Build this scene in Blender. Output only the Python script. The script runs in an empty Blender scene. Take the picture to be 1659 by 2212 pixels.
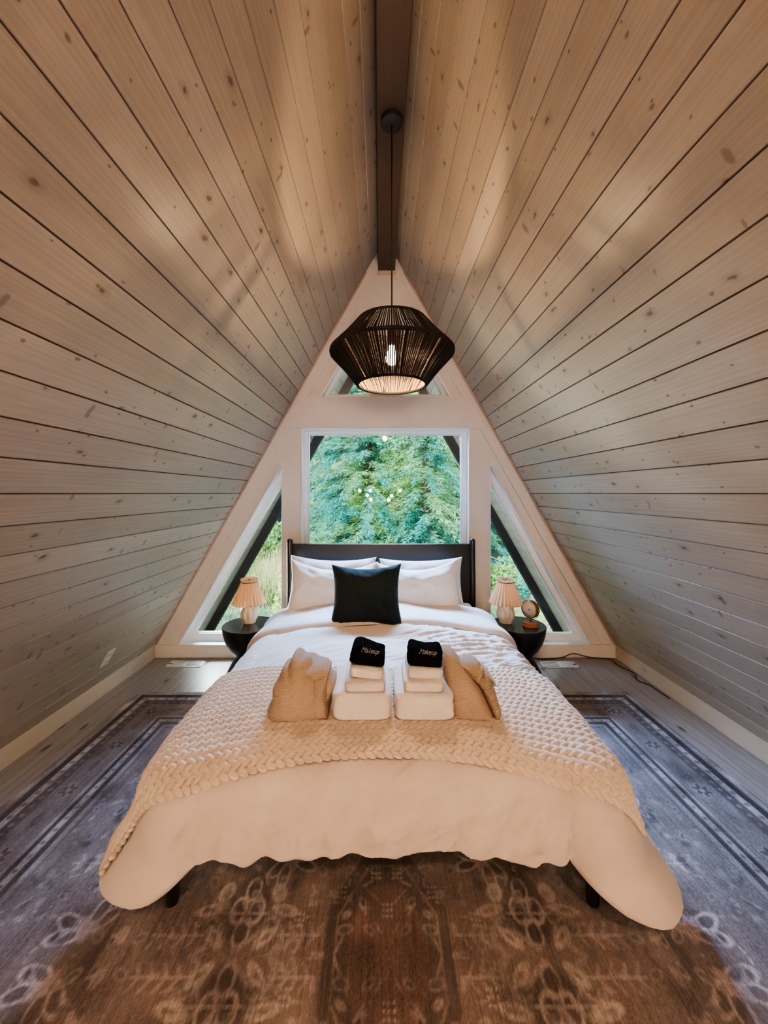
import bpy, math, random
import numpy as np
from mathutils import Vector, noise
from mathutils.geometry import tessellate_polygon
PI = math.pi
R = random.Random(7)
rng = np.random.default_rng(11)
sc = bpy.context.scene
COL = sc.collection

# ------------------------------------------------------------------ camera frame (1659 x 2212 px, f = 830 px)
F, CX, CY, CZ = 830.0, 821.0, 1065.0, 1.455
YW = 3.40                                   # inner face of the gable wall
X0, HW, HT = 0.045, 2.094, 3.708            # ridge x, half width at floor, ridge height
def at(px, py, y):                          # photo measure -> place in the room at depth y
    return Vector(((px - CX) / F * y, y, CZ - (py - CY) / F * y))
def xz(px, py, y=YW):
    p = at(px, py, y); return (p.x, p.z)
SL = HT / HW
ANG = math.atan2(HT, HW)

# ------------------------------------------------------------------ tagging and building
def tag(o, label=None, cat=None, group=None, kind=None):
    if label: o['label'] = label
    if cat: o['category'] = cat
    if group: o['group'] = group
    if kind: o['kind'] = kind
    return o
def empty(name, loc, label=None, cat=None, group=None):
    o = bpy.data.objects.new(name, None); COL.objects.link(o)
    o.location = loc; o.empty_display_size = 0.05
    return tag(o, label, cat, group)
def wloc(o):
    v = Vector((0, 0, 0))
    while o: v += o.location; o = o.parent
    return v
def mesh(name, V, Fc, mat, parent=None, smooth=False, loc=None):
    """V in world coordinates; stored relative to parent / loc"""
    V = np.asarray(V, dtype=float).reshape(-1, 3)
    off = wloc(parent) if parent else Vector(loc or (0, 0, 0))
    me = bpy.data.meshes.new(name)
    me.from_pydata((V - np.array(off)).tolist(), [], [list(map(int, f)) for f in Fc] if not isinstance(Fc, np.ndarray) else Fc.tolist())
    me.update()
    if smooth: me.polygons.foreach_set('use_smooth', [True] * len(me.polygons))
    if mat: me.materials.append(mat)
    o = bpy.data.objects.new(name, me); COL.objects.link(o)
    if parent: o.parent = parent
    elif loc is not None: o.location = loc
    return o
class MB:
    def __init__(s): s.V = []; s.F = []
    def add(s, V, Fc):
        n = len(s.V); s.V += [tuple(v) for v in V]; s.F += [tuple(i + n for i in f) for f in Fc]; return s
    def box(s, x0, x1, y0, y1, z0, z1):
        return s.add([(x0,y0,z0),(x1,y0,z0),(x1,y1,z0),(x0,y1,z0),(x0,y0,z1),(x1,y0,z1),(x1,y1,z1),(x0,y1,z1)],
                     [(0,3,2,1),(4,5,6,7),(0,1,5,4),(1,2,6,5),(2,3,7,6),(3,0,4,7)])
    def poly(s, loops, y0, y1):
        """polygon with holes in the xz plane, extruded along y"""
        loops = [[(float(a), float(b)) for a, b in L] for L in loops]
        flat = [p for L in loops for p in L]; n = len(flat)
        tris = tessellate_polygon([[Vector((a, b, 0)) for a, b in L] for L in loops])
        V = [(a, y0, b) for a, b in flat] + [(a, y1, b) for a, b in flat]
        Fc = []
        for t in tris:
            a, b, c = [Vector((flat[i][0], flat[i][1])) for i in t]
            if (b - a).cross(c - a) < 0: t = (t[0], t[2], t[1])
            Fc.append((t[0], t[1], t[2])); Fc.append((t[2] + n, t[1] + n, t[0] + n))
        k = 0
        for li, L in enumerate(loops):
            area = sum(L[i][0] * L[(i+1) % len(L)][1] - L[(i+1) % len(L)][0] * L[i][1] for i in range(len(L)))
            for i in range(len(L)):
                a, b = k + i, k + (i + 1) % len(L)
                f = (b, a, a + n, b + n)
                if (area < 0) != (li > 0): f = f[::-1]
                Fc.append(f)
            k += len(L)
        return s.add(V, Fc)
    def lathe(s, prof, c=(0, 0, 0), n=32, mod=None, a0=0.0):
        V = []; Fc = []; m = len(prof)
        for i in range(n):
            a = a0 + 2 * PI * i / n
            for r, z in prof:
                q = mod(a, r, z) if mod else r
                V.append((c[0] + q * math.cos(a), c[1] + q * math.sin(a), c[2] + z))
        for i in range(n):
            for j in range(m - 1):
                a, b = i * m + j, ((i + 1) % n) * m + j
                Fc.append((a, b, b + 1, a + 1))
        if prof[0][0] > 1e-6: Fc.append(tuple(reversed([i * m for i in range(n)])))
        if prof[-1][0] > 1e-6: Fc.append(tuple(i * m + m - 1 for i in range(n)))
        return s.add(V, Fc)
    def tube(s, pts, r, n=8, closed=False, cap=True):
        pts = [Vector(p) for p in pts]; m = len(pts)
        rr = r if isinstance(r, (list, tuple)) else [r] * m
        V = []; Fc = []; up = None
        for i, p in enumerate(pts):
            if closed: t = (pts[(i + 1) % m] - pts[i - 1])
            else: t = pts[min(i + 1, m - 1)] - pts[max(i - 1, 0)]
            t.normalize()
            if up is None:
                up = Vector((0, 0, 1)) if abs(t.z) < 0.9 else Vector((1, 0, 0))
            a = t.cross(up)
            if a.length < 1e-6: a = t.orthogonal()
            a.normalize(); b = t.cross(a); up = -b if b.dot(up) < 0 else b
            b = up; a = t.cross(b)
            for k in range(n):
                w = 2 * PI * k / n
                V.append(p + (a * math.cos(w) + b * math.sin(w)) * rr[i])
        for i in range(m if closed else m - 1):
            j = (i + 1) % m
            for k in range(n):
                l = (k + 1) % n
                Fc.append((i * n + k, i * n + l, j * n + l, j * n + k))
        if cap and not closed:
            Fc.append(tuple(range(n))[::-1]); Fc.append(tuple((m - 1) * n + k for k in range(n)))
        return s.add(V, Fc)
    def build(s, name, mat, parent=None, smooth=False, loc=None, bevel=0, seg=2, angle=None):
        o = mesh(name, s.V, s.F, mat, parent, smooth, loc)
        if bevel:
            b = o.modifiers.new('bevel', 'BEVEL'); b.width = bevel; b.segments = seg; b.limit_method = 'ANGLE'; b.angle_limit = math.radians(40)
        if angle: auto(o, angle)
        return o
def auto(o, deg):
    me = o.data
    me.polygons.foreach_set('use_smooth', [True] * len(me.polygons))
    me.set_sharp_from_angle(angle=math.radians(deg))
def grid(P, wrapu=False, wrapv=False, flip=False):
    """P: (n,m,3) -> verts, faces"""
    n, m = P.shape[:2]
    i = np.arange(n if wrapu else n - 1)[:, None]; j = np.arange(m if wrapv else m - 1)[None]
    i2, j2 = (i + 1) % n, (j + 1) % m
    Fc = np.stack(np.broadcast_arrays(i * m + j, i2 * m + j, i2 * m + j2, i * m + j2), -1).reshape(-1, 4)
    if flip: Fc = Fc[:, ::-1]
    return P.reshape(-1, 3), Fc
def dup(o, loc):
    c = o.copy(); COL.objects.link(c); c.location = loc
    for ch in o.children:
        d = ch.copy(); COL.objects.link(d); d.parent = c
        for g in ch.children:
            e = g.copy(); COL.objects.link(e); e.parent = d
    return c

# ------------------------------------------------------------------ materials
class NT:
    def __init__(s, name):
        s.m = bpy.data.materials.new(name); s.m.use_nodes = True
        s.t = s.m.node_tree; s.t.nodes.clear()
        s.out = s.n('ShaderNodeOutputMaterial')
    def n(s, typ, **kw):
        nd = s.t.nodes.new(typ)
        for k, v in kw.items():
            if k[0] == 'i' and k[1:].isdigit(): s.put(nd, int(k[1:]), v)
            elif k.startswith('in_'): s.put(nd, k[3:].replace('_', ' '), v)
            else: setattr(nd, k, v)
        return nd
    def put(s, nd, key, v):
        if isinstance(v, bpy.types.NodeSocket): s.t.links.new(v, nd.inputs[key])
        else: nd.inputs[key].default_value = v
    def math(s, op, a, b=0.0, c=0.0):
        nd = s.n('ShaderNodeMath', operation=op)
        for k, v in enumerate((a, b, c)): s.put(nd, k, v)
        return nd.outputs[0]
    def mix(s, fac, a, b, blend='MIX'):
        nd = s.n('ShaderNodeMix', data_type='RGBA', blend_type=blend)
        s.put(nd, 0, fac); s.put(nd, 6, a); s.put(nd, 7, b)
        return nd.outputs[2]
    def ramp(s, v, a, b, lo=0.0, hi=1.0):
        nd = s.n('ShaderNodeMapRange', interpolation_type='SMOOTHSTEP')
        s.put(nd, 0, v); s.put(nd, 1, a); s.put(nd, 2, b); s.put(nd, 3, lo); s.put(nd, 4, hi)
        return nd.outputs[0]
    def noise(s, vec, scale, detail=3, rough=0.5):
        nd = s.n('ShaderNodeTexNoise'); s.put(nd, 'Vector', vec); s.put(nd, 'Scale', scale); s.put(nd, 'Detail', detail); s.put(nd, 'Roughness', rough)
        return nd.outputs[0]
    def pos(s): return s.n('ShaderNodeTexCoord').outputs['Object']
    def map(s, vec, sc_=(1, 1, 1), loc=(0, 0, 0)):
        nd = s.n('ShaderNodeMapping'); s.put(nd, 0, vec); s.put(nd, 'Scale', sc_); s.put(nd, 'Location', loc); return nd.outputs[0]
    def bump(s, h, strength=0.3, dist=0.01):
        nd = s.n('ShaderNodeBump'); s.put(nd, 'Height', h); s.put(nd, 'Strength', strength); s.put(nd, 'Distance', dist); return nd.outputs[0]
    def bsdf(s, col, rough=0.6, spec=0.5, metal=0.0, nrm=None, **kw):
        b = s.n('ShaderNodeBsdfPrincipled')
        s.put(b, 'Base Color', col); s.put(b, 'Roughness', rough); s.put(b, 'Specular IOR Level', spec); s.put(b, 'Metallic', metal)
        if nrm is not None: s.put(b, 'Normal', nrm)
        for k, v in kw.items(): s.put(b, k.replace('_', ' '), v)
        s.t.links.new(b.outputs[0], s.out.inputs[0]); return b
def C(r, g, b): return (r, g, b, 1.0)
def plain(name, col, rough=0.6, spec=0.5, metal=0.0, nscale=0, namt=0.0, bump=0.0, bdist=0.002):
    t = NT(name); c = C(*col); nrm = None
    if nscale:
        nz = t.noise(t.pos(), nscale, 4)
        c = t.mix(nz, C(*[v * (1 - namt) for v in col]), C(*[min(1, v * (1 + namt)) for v in col]))
        if bump: nrm = t.bump(nz, bump, bdist)
    t.bsdf(c, rough, spec, metal, nrm); return t.m

PW, NPL = 0.1293, 33
def wood_planks(name, lo, hi, dark, rough, seed):
    """pickled pine: tone by plank, fine grain along the board, knots and cross marks"""
    t = NT(name)
    at_ = t.n('ShaderNodeAttribute', attribute_name='board')       # x: along, y: across, z: board number
    sep = t.n('ShaderNodeSeparateXYZ'); t.put(sep, 0, at_.outputs['Vector'])
    y, s_, pid = sep.outputs
    cmb = t.n('ShaderNodeCombineXYZ'); t.put(cmb, 0, y); t.put(cmb, 1, s_); t.put(cmb, 2, t.math('MULTIPLY', pid, 3.7))
    v = cmb.outputs[0]
    wn = t.n('ShaderNodeTexWhiteNoise', noise_dimensions='1D'); t.put(wn, 'W', t.math('ADD', pid, seed))
    cloud = t.noise(t.map(v, (1.6, 7, 1)), 1.0, 5, 0.6)
    grain = t.noise(t.map(v, (3.0, 130, 1)), 1.0, 5, 0.6)
    fac = t.math('ADD', t.math('MULTIPLY', wn.outputs[0], 0.60), t.math('MULTIPLY', cloud, 0.60))
    col = t.mix(t.math('SUBTRACT', fac, 0.1), C(*lo), C(*hi))
    col = t.mix(t.math('MULTIPLY', t.ramp(grain, 0.35, 0.7), 0.17), col, C(*[q * 0.62 for q in lo]))
    # wandering end-grain figure
    w = t.n('ShaderNodeTexWave', wave_type='BANDS', bands_direction='Y'); t.put(w, 'Vector', t.map(v, (0.5, 16, 1))); t.put(w, 'Scale', 1.1); t.put(w, 'Distortion', 9.0); t.put(w, 'Detail', 2.0); t.put(w, 'Detail Scale', 1.2)
    col = t.mix(t.math('MULTIPLY', w.outputs[1], 0.10), col, C(*dark))
    def spots(sx, sy, r0, r1, keep, off):
        vo = t.n('ShaderNodeTexVoronoi', feature='F1', voronoi_dimensions='2D'); 
        c2 = t.n('ShaderNodeCombineXYZ'); t.put(c2, 0, t.math('ADD', t.math('MULTIPLY', y, sx), t.math('MULTIPLY', pid, 7.31))); t.put(c2, 1, t.math('ADD', t.math('MULTIPLY', s_, sy), off))
        wob = t.noise(v, 22.0, 2)
        vv = t.n('ShaderNodeVectorMath', operation='ADD'); t.put(vv, 0, c2.outputs[0])
        c3 = t.n('ShaderNodeCombineXYZ'); t.put(c3, 0, t.math('MULTIPLY', t.math('SUBTRACT', wob, 0.5), 0.16)); t.put(c3, 1, t.math('MULTIPLY', t.math('SUBTRACT', wob, 0.5), 0.22)); t.put(vv, 1, c3.outputs[0])
        t.put(vo, 'Vector', vv.outputs[0]); t.put(vo, 'Scale', 1.0)
        g = t.n('ShaderNodeSeparateColor'); t.put(g, 0, vo.outputs['Color'])
        on = t.math('LESS_THAN', g.outputs[0], keep)
        rad = t.math('ADD', t.math('MULTIPLY', g.outputs[1], r1 - r0), r0)
        q = t.math('DIVIDE', vo.outputs['Distance'], rad)
        return t.math('MULTIPLY', on, t.ramp(q, 0.45, 1.15, 1.0, 0.0)), t.math('MULTIPLY', on, t.ramp(q, 0.8, 3.2, 1.0, 0.0))
    k, halo = spots(4.3, 7.7, 0.025, 0.075, 0.40, 0.37)
    col = t.mix(t.math('MULTIPLY', halo, 0.38), col, C(*[q * 0.62 for q in lo]))
    col = t.mix(t.math('MULTIPLY', k, 0.80), col, C(*dark))
    k2, _ = spots(6.5, 3.1, 0.03, 0.10, 0.36, 4.9)
    col = t.mix(t.math('MULTIPLY', k2, 0.55), col, C(*dark))
    k3, _ = spots(11.0, 16.0, 0.06, 0.13, 0.16, 9.3)
    col = t.mix(t.math('MULTIPLY', k3, 0.7), col, C(*dark))
    # seam darkening inside the groove
    fr = t.math('ABSOLUTE', t.math('SUBTRACT', t.math('FRACT', t.math('DIVIDE', s_, PW)), 0.5))
    seam = t.ramp(fr, 0.472, 0.494, 0.0, 1.0)
    col = t.mix(t.math('MULTIPLY', seam, 0.78), col, C(*[q * 0.35 for q in dark]))
    hgt = t.math('SUBTRACT', t.math('MULTIPLY', grain, 0.5), t.math('MULTIPLY', k, 0.6))
    ro = t.math('ADD', t.math('MULTIPLY', grain, 0.16), rough)
    t.bsdf(col, ro, 0.38, 0.0, t.bump(hgt, 0.25, 0.003)); return t.m
M = {}
M['pine'] = wood_planks('pickled_pine', (0.345, 0.285, 0.225), (0.545, 0.47, 0.385), (0.10, 0.066, 0.046), 0.34, 3.0)
def solid_wood(name, a, b, rough=0.45, sx=(2, 60, 60), knots=0.0):
    t = NT(name); p = t.pos()
    g = t.noise(t.map(p, sx), 1.0, 5, 0.6); c = t.noise(t.map(p, tuple(q * 0.15 for q in sx)), 1.0, 2)
    col = t.mix(t.math('ADD', t.math('MULTIPLY', g, 0.6), t.math('MULTIPLY', c, 0.5)), C(*a), C(*b))
    if knots:
        vo = t.n('ShaderNodeTexVoronoi'); t.put(vo, 'Vector', t.map(p, (5, 2.6, 9))); t.put(vo, 'Scale', 1.0)
        col = t.mix(t.ramp(vo.outputs['Distance'], 0.05, 0.13, knots, 0.0), col, C(*[q * 0.3 for q in a]))
    t.bsdf(col, rough, 0.4, 0, t.bump(g, 0.2, 0.002)); return t.m
M['beam'] = solid_wood('stained_beam', (0.040, 0.021, 0.013), (0.085, 0.048, 0.030), 0.55, (70, 2.5, 70))
M['rafter'] = solid_wood('dark_rafter', (0.006, 0.005, 0.004), (0.014, 0.011, 0.009), 0.9, (60, 60, 3))
M['base'] = solid_wood('pine_baseboard', (0.44, 0.375, 0.30), (0.62, 0.54, 0.44), 0.4, (40, 2.0, 40), 0.7)
M['strip'] = solid_wood('pine_strip', (0.38, 0.28, 0.20), (0.52, 0.40, 0.30), 0.5, (40, 6, 40))
M['paint'] = plain('white_wall_paint', (0.60, 0.56, 0.53), 0.55, 0.35, nscale=60, namt=0.02, bump=0.05)
M['vinyl'] = plain('white_vinyl', (0.80, 0.86, 0.94), 0.32, 0.5, nscale=15, namt=0.02)
M['black'] = plain('black_lacquer', (0.0042, 0.0040, 0.0042), 0.33, 0.42, nscale=30, namt=0.25)
M['blacktop'] = plain('satin_black_top', (0.018, 0.016, 0.015), 0.22, 0.5, nscale=30, namt=0.25)
M['rope'] = plain('black_rope', (0.014, 0.011, 0.010), 0.8, 0.2, nscale=300, namt=0.4)
M['litcord'] = plain('bulb_lit_cord', (0.30, 0.21, 0.14), 0.85, 0.2, nscale=200, namt=0.2)  # bulb light on the black cords, put into a paler base colour
M['iron'] = plain('black_iron', (0.012, 0.012, 0.013), 0.5, 0.4, nscale=40, namt=0.2)
M['cord'] = plain('black_cord', (0.010, 0.010, 0.012), 0.5, 0.4, nscale=40, namt=0.2)
M['brass'] = plain('aged_brass', (0.42, 0.29, 0.13), 0.3, 0.5, 1.0, nscale=40, namt=0.2)
M['dial'] = plain('cream_dial', (0.72, 0.62, 0.49), 0.5, 0.3, nscale=20, namt=0.03)
M['cherry'] = solid_wood('reddish_wood', (0.20, 0.070, 0.030), (0.36, 0.15, 0.07), 0.35, (10, 60, 60))
M['plate'] = plain('white_plastic', (0.74, 0.74, 0.73), 0.4, 0.4, nscale=20, namt=0.02)
M['slot'] = plain('dark_slot', (0.02, 0.018, 0.016), 0.7, 0.2, nscale=20, namt=0.1)
M['ventwhite'] = plain('white_vent_steel', (0.70, 0.69, 0.68), 0.4, 0.4, nscale=20, namt=0.03)
M['thread'] = plain('silver_thread', (0.34, 0.325, 0.31), 0.5, 0.4, nscale=200, namt=0.1)
M['socket'] = plain('dark_socket', (0.03, 0.02, 0.015), 0.6, 0.3, nscale=30, namt=0.1)
def fabric(name, col, var=0.06, big=6, weave=900, bump=0.25, rough=0.85, spec=0.2, trans=0.0, sheen=0.25, wr=0.0, stretch=(1, 1, 1)):
    t = NT(name); p = t.pos()
    b = t.noise(t.map(p, stretch), big, 3); w = t.noise(p, weave, 2)
    f = t.math('ADD', t.math('MULTIPLY', b, 0.6), t.math('MULTIPLY', w, 0.4))
    c = t.mix(f, C(*[q * (1 - var) for q in col]), C(*[min(1, q * (1 + var)) for q in col]))
    h = t.math('MULTIPLY', w, 0.15)
    if wr:
        h = t.math('ADD', h, t.math('MULTIPLY', t.noise(t.map(p, stretch), big * 2.2, 5, 0.55), wr))
    bs = t.bsdf(c, rough, spec, 0, t.bump(h, bump, 0.004)); bs.inputs['Sheen Weight'].default_value = sheen; bs.inputs['Sheen Roughness'].default_value = 0.5
    return t.m
M['linen'] = fabric('white_linen', (0.66, 0.56, 0.49), 0.03, 5, 700, 0.35, wr=2.2)
M['pillow'] = fabric('white_pillow_linen', (0.72, 0.66, 0.615), 0.03, 6, 700, 0.3, wr=2.0)
M['sheet'] = fabric('white_sheet', (0.75, 0.73, 0.71), 0.03, 5, 600, 0.2)
M['wool'] = fabric('cream_wool', (0.72, 0.595, 0.48), 0.08, 40, 500, 0.5, 0.95, sheen=0.4)
M['terry'] = fabric('white_terry', (0.78, 0.715, 0.66), 0.05, 30, 300, 2.0, 0.95, sheen=0.3, wr=0.3)
M['blackterry'] = fabric('black_terry', (0.0045, 0.0045, 0.005), 0.3, 30, 420, 1.0, 0.95, spec=0.01, sheen=0.0, wr=0.3)
M['velvet'] = fabric('black_green_velvet', (0.013, 0.018, 0.018), 0.5, 9, 500, 0.4, 0.8, spec=0.03, sheen=0.05, wr=0.6, stretch=(3, 1, 1))
def waffle():
    t = NT('tan_waffle_gauze'); p = t.pos()
    at_ = t.n('ShaderNodeAttribute', attribute_name='weave'); sep = t.n('ShaderNodeSeparateXYZ'); t.put(sep, 0, at_.outputs['Vector'])
    wob = t.math('MULTIPLY', t.noise(p, 25, 2), 5.0)
    a = t.math('SINE', t.math('ADD', t.math('MULTIPLY', sep.outputs[1], 1150.0), wob)); b = t.math('SINE', t.math('ADD', t.math('MULTIPLY', sep.outputs[0], 750.0), wob))
    h = t.math('ADD', a, t.math('MULTIPLY', b, 0.35))
    n = t.noise(p, 14, 3)
    col = t.mix(n, C(0.43, 0.325, 0.245), C(0.55, 0.425, 0.325))
    col = t.mix(t.ramp(h, -1.2, 0.4, 0.42, 0.0), col, C(0.22, 0.13, 0.075))
    t.bsdf(col, 0.9, 0.15, 0, t.bump(h, 0.45, 0.0022)); return t.m
M['waffle'] = waffle()
def ceramic():
    t = NT('cream_crackle_glaze'); p = t.pos()
    n = t.noise(t.map(p, (1, 1, 0.5)), 28, 4)
    col = t.mix(t.ramp(n, 0.42, 0.62), C(0.66, 0.57, 0.46), C(0.84, 0.78, 0.68))
    t.bsdf(col, 0.18, 0.5); return t.m
M['ceramic'] = ceramic()
def shade_cloth():
    t = NT('peach_pleated_linen'); p = t.pos()
    n = t.noise(t.map(p, (60, 60, 8)), 4, 3)
    col = t.mix(n, C(0.85, 0.62, 0.43), C(0.93, 0.74, 0.54))
    d = t.n('ShaderNodeBsdfDiffuse'); t.put(d, 0, col); tr = t.n('ShaderNodeBsdfTranslucent'); t.put(tr, 0, col)
    mx = t.n('ShaderNodeMixShader'); t.put(mx, 0, 0.55); t.put(mx, 1, d.outputs[0]); t.put(mx, 2, tr.outputs[0])
    t.t.links.new(mx.outputs[0], t.out.inputs[0]); return t.m
M['shade'] = shade_cloth()
def emit(name, col, s):
    t = NT(name); e = t.n('ShaderNodeEmission'); t.put(e, 0, C(*col))
    lw = t.n('ShaderNodeLayerWeight'); t.put(lw, 0, 0.4)
    t.put(e, 1, t.ramp(lw.outputs['Facing'], 0.0, 0.9, s, s * 0.6)); t.t.links.new(e.outputs[0], t.out.inputs[0]); return t.m
def bulb_glass():
    t = NT('frosted_lit_bulb'); e = t.n('ShaderNodeEmission'); t.put(e, 0, C(1.0, 0.78, 0.5)); t.put(e, 1, 30.0)
    tr = t.n('ShaderNodeBsdfTransparent'); mx = t.n('ShaderNodeMixShader'); t.put(mx, 0, 0.5); t.put(mx, 1, tr.outputs[0]); t.put(mx, 2, e.outputs[0])
    t.t.links.new(mx.outputs[0], t.out.inputs[0]); return t.m
M['bulb'] = bulb_glass()
M['smallbulb'] = emit('small_warm_bulb', (1.0, 0.75, 0.5), 5.0)
M['globe'] = emit('lit_globe', (1.0, 0.67, 0.43), 900.0)
def glass():
    t = NT('window_glass')
    lw = t.n('ShaderNodeLayerWeight'); t.put(lw, 0, 0.5)
    fz = t.math('ADD', 0.04, t.math('MULTIPLY', t.math('POWER', lw.outputs['Facing'], 5.0), 0.9))
    ns = t.noise(t.pos(), 3.0, 1)
    tr = t.n('ShaderNodeBsdfTransparent'); t.put(tr, 0, C(0.93, 0.985, 0.975)); gl = t.n('ShaderNodeBsdfGlossy'); t.put(gl, 'Roughness', 0.0); t.put(gl, 0, C(0.95, 0.98, 1.0))
    f = t.math('ADD', t.math('MULTIPLY', fz, 1.3), t.math('MULTIPLY', ns, 0.01))
    mx = t.n('ShaderNodeMixShader'); t.put(mx, 0, f); t.put(mx, 1, tr.outputs[0]); t.put(mx, 2, gl.outputs[0])
    t.t.links.new(mx.outputs[0], t.out.inputs[0]); return t.m
M['glass'] = glass()
def floor_mat():
    t = NT('grey_brown_oak'); p = t.pos()
    sep = t.n('ShaderNodeSeparateXYZ'); t.put(sep, 0, p)
    fx = t.math('DIVIDE', t.math('ADD', sep.outputs[0], 10.06), 0.205)
    pid = t.math('FLOOR', fx)
    wn = t.n('ShaderNodeTexWhiteNoise', noise_dimensions='1D'); t.put(wn, 'W', pid)
    cmb = t.n('ShaderNodeCombineXYZ'); t.put(cmb, 0, sep.outputs[0]); t.put(cmb, 1, sep.outputs[1]); t.put(cmb, 2, t.math('MULTIPLY', pid, 2.3))
    g = t.noise(t.map(cmb.outputs[0], (55, 2.4, 1)), 1.0, 5, 0.6); c = t.noise(t.map(cmb.outputs[0], (5, 1.2, 1)), 1.0, 3)
    col = t.mix(t.math('ADD', t.math('MULTIPLY', wn.outputs[0], 0.45), t.math('MULTIPLY', c, 0.5)), C(0.27, 0.245, 0.235), C(0.42, 0.385, 0.37))
    col = t.mix(t.math('MULTIPLY', t.ramp(g, 0.35, 0.7), 0.35), col, C(0.07, 0.05, 0.04))
    vo = t.n('ShaderNodeTexVoronoi', voronoi_dimensions='2D'); t.put(vo, 'Vector', t.map(cmb.outputs[0], (5.2, 1.7, 1))); t.put(vo, 'Scale', 1.0)
    col = t.mix(t.ramp(vo.outputs['Distance'], 0.03, 0.09, 0.8, 0.0), col, C(0.02, 0.014, 0.01))
    fr = t.math('ABSOLUTE', t.math('SUBTRACT', t.math('FRACT', fx), 0.5))
    seam = t.ramp(fr, 0.487, 0.496)
    col = t.mix(t.math('MULTIPLY', seam, 0.6), col, C(0.34, 0.27, 0.2))
    t.bsdf(col, 0.42, 0.45, 0, t.bump(t.math('SUBTRACT', g, t.math('MULTIPLY', seam, 2.0)), 0.2, 0.002)); return t.m
M['floor'] = floor_mat()
def rug_mat():
    t = NT('worn_rug_pile'); p = t.pos()
    at_ = t.n('ShaderNodeAttribute', attribute_name='dye')
    fib = t.noise(t.map(p, (520, 60, 1)), 1.0, 3, 0.6); fine = t.noise(p, 420, 2); wear = t.noise(t.map(p, (9, 3.5, 1)), 1.0, 5, 0.65)
    col = t.mix(t.ramp(wear, 0.40, 0.66, 0.0, 0.42), at_.outputs['Color'], C(0.20, 0.165, 0.152))
    col = t.mix(t.math('MULTIPLY', t.ramp(fib, 0.36, 0.66), 0.55), col, t.mix(1.0, col, C(0.35, 0.33, 0.33), 'MULTIPLY'))
    strk = t.noise(t.map(p, (150, 5, 1)), 1.0, 4, 0.6); col = t.mix(t.math('MULTIPLY', t.ramp(strk, 0.46, 0.70), 0.45), col, C(0.07, 0.05, 0.046)); col = t.mix(t.math('MULTIPLY', t.ramp(strk, 0.46, 0.28), 0.30), col, C(0.34, 0.26, 0.22))
    col = t.mix(t.math('MULTIPLY', t.ramp(fine, 0.5, 0.75), 0.30), col, C(0.33, 0.27, 0.245))
    t.bsdf(col, 0.95, 0.1, 0, t.bump(t.math('ADD', fib, fine), 0.5, 0.003)); return t.m
M['rug'] = rug_mat()
def leaf_mat(name, dark, mid, sun, scale, tr=0.3):
    t = NT(name)
    g = t.n('ShaderNodeNewGeometry'); oi = t.n('ShaderNodeObjectInfo')
    a = t.noise(g.outputs['Position'], scale, 3); b = t.noise(g.outputs['Position'], scale * 0.22, 2)
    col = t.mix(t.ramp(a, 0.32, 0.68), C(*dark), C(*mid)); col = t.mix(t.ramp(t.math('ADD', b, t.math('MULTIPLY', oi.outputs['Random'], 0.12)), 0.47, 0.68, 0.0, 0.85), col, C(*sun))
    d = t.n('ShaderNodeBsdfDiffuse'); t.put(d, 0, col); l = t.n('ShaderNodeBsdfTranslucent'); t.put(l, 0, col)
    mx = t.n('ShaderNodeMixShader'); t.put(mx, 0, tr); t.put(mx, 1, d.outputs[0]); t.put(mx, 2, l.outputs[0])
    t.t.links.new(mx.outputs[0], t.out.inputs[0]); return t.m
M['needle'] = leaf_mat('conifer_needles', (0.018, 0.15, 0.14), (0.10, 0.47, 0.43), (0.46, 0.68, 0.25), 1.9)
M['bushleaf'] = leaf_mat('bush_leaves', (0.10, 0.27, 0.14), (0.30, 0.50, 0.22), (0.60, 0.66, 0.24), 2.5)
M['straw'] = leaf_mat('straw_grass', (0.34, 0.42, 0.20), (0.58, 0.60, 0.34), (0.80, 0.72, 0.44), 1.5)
M['palegrass'] = leaf_mat('pale_twigs', (0.42, 0.50, 0.20), (0.62, 0.66, 0.30), (0.7, 0.7, 0.36), 3.0)
M['bark'] = solid_wood('bark', (0.05, 0.035, 0.03), (0.13, 0.10, 0.085), 0.9, (20, 20, 3))
M['palebark'] = solid_wood('pale_bark', (0.30, 0.32, 0.36), (0.55, 0.58, 0.64), 0.9, (20, 20, 3))
def ground_mat():
    t = NT('forest_ground'); p = t.pos()
    n = t.noise(p, 1.1, 4); f = t.noise(p, 16, 4, 0.7)
    col = t.mix(t.ramp(n, 0.35, 0.65), C(0.22, 0.34, 0.30), C(0.40, 0.46, 0.36))
    col = t.mix(t.ramp(f, 0.42, 0.66, 0, 0.75), col, C(0.62, 0.62, 0.56)); col = t.mix(t.ramp(f, 0.5, 0.25, 0, 0.8), col, C(0.05, 0.08, 0.08))
    t.bsdf(col, 0.95, 0.1, 0, t.bump(f, 0.8, 0.15)); return t.m
M['ground'] = ground_mat()
M['tarp'] = plain('blue_tarp', (0.03, 0.14, 0.62), 0.5, 0.4, nscale=8, namt=0.3)
M['stone'] = plain('pale_stone', (0.55, 0.50, 0.46), 0.9, 0.2, nscale=6, namt=0.3, bump=0.5, bdist=0.05)

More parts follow.
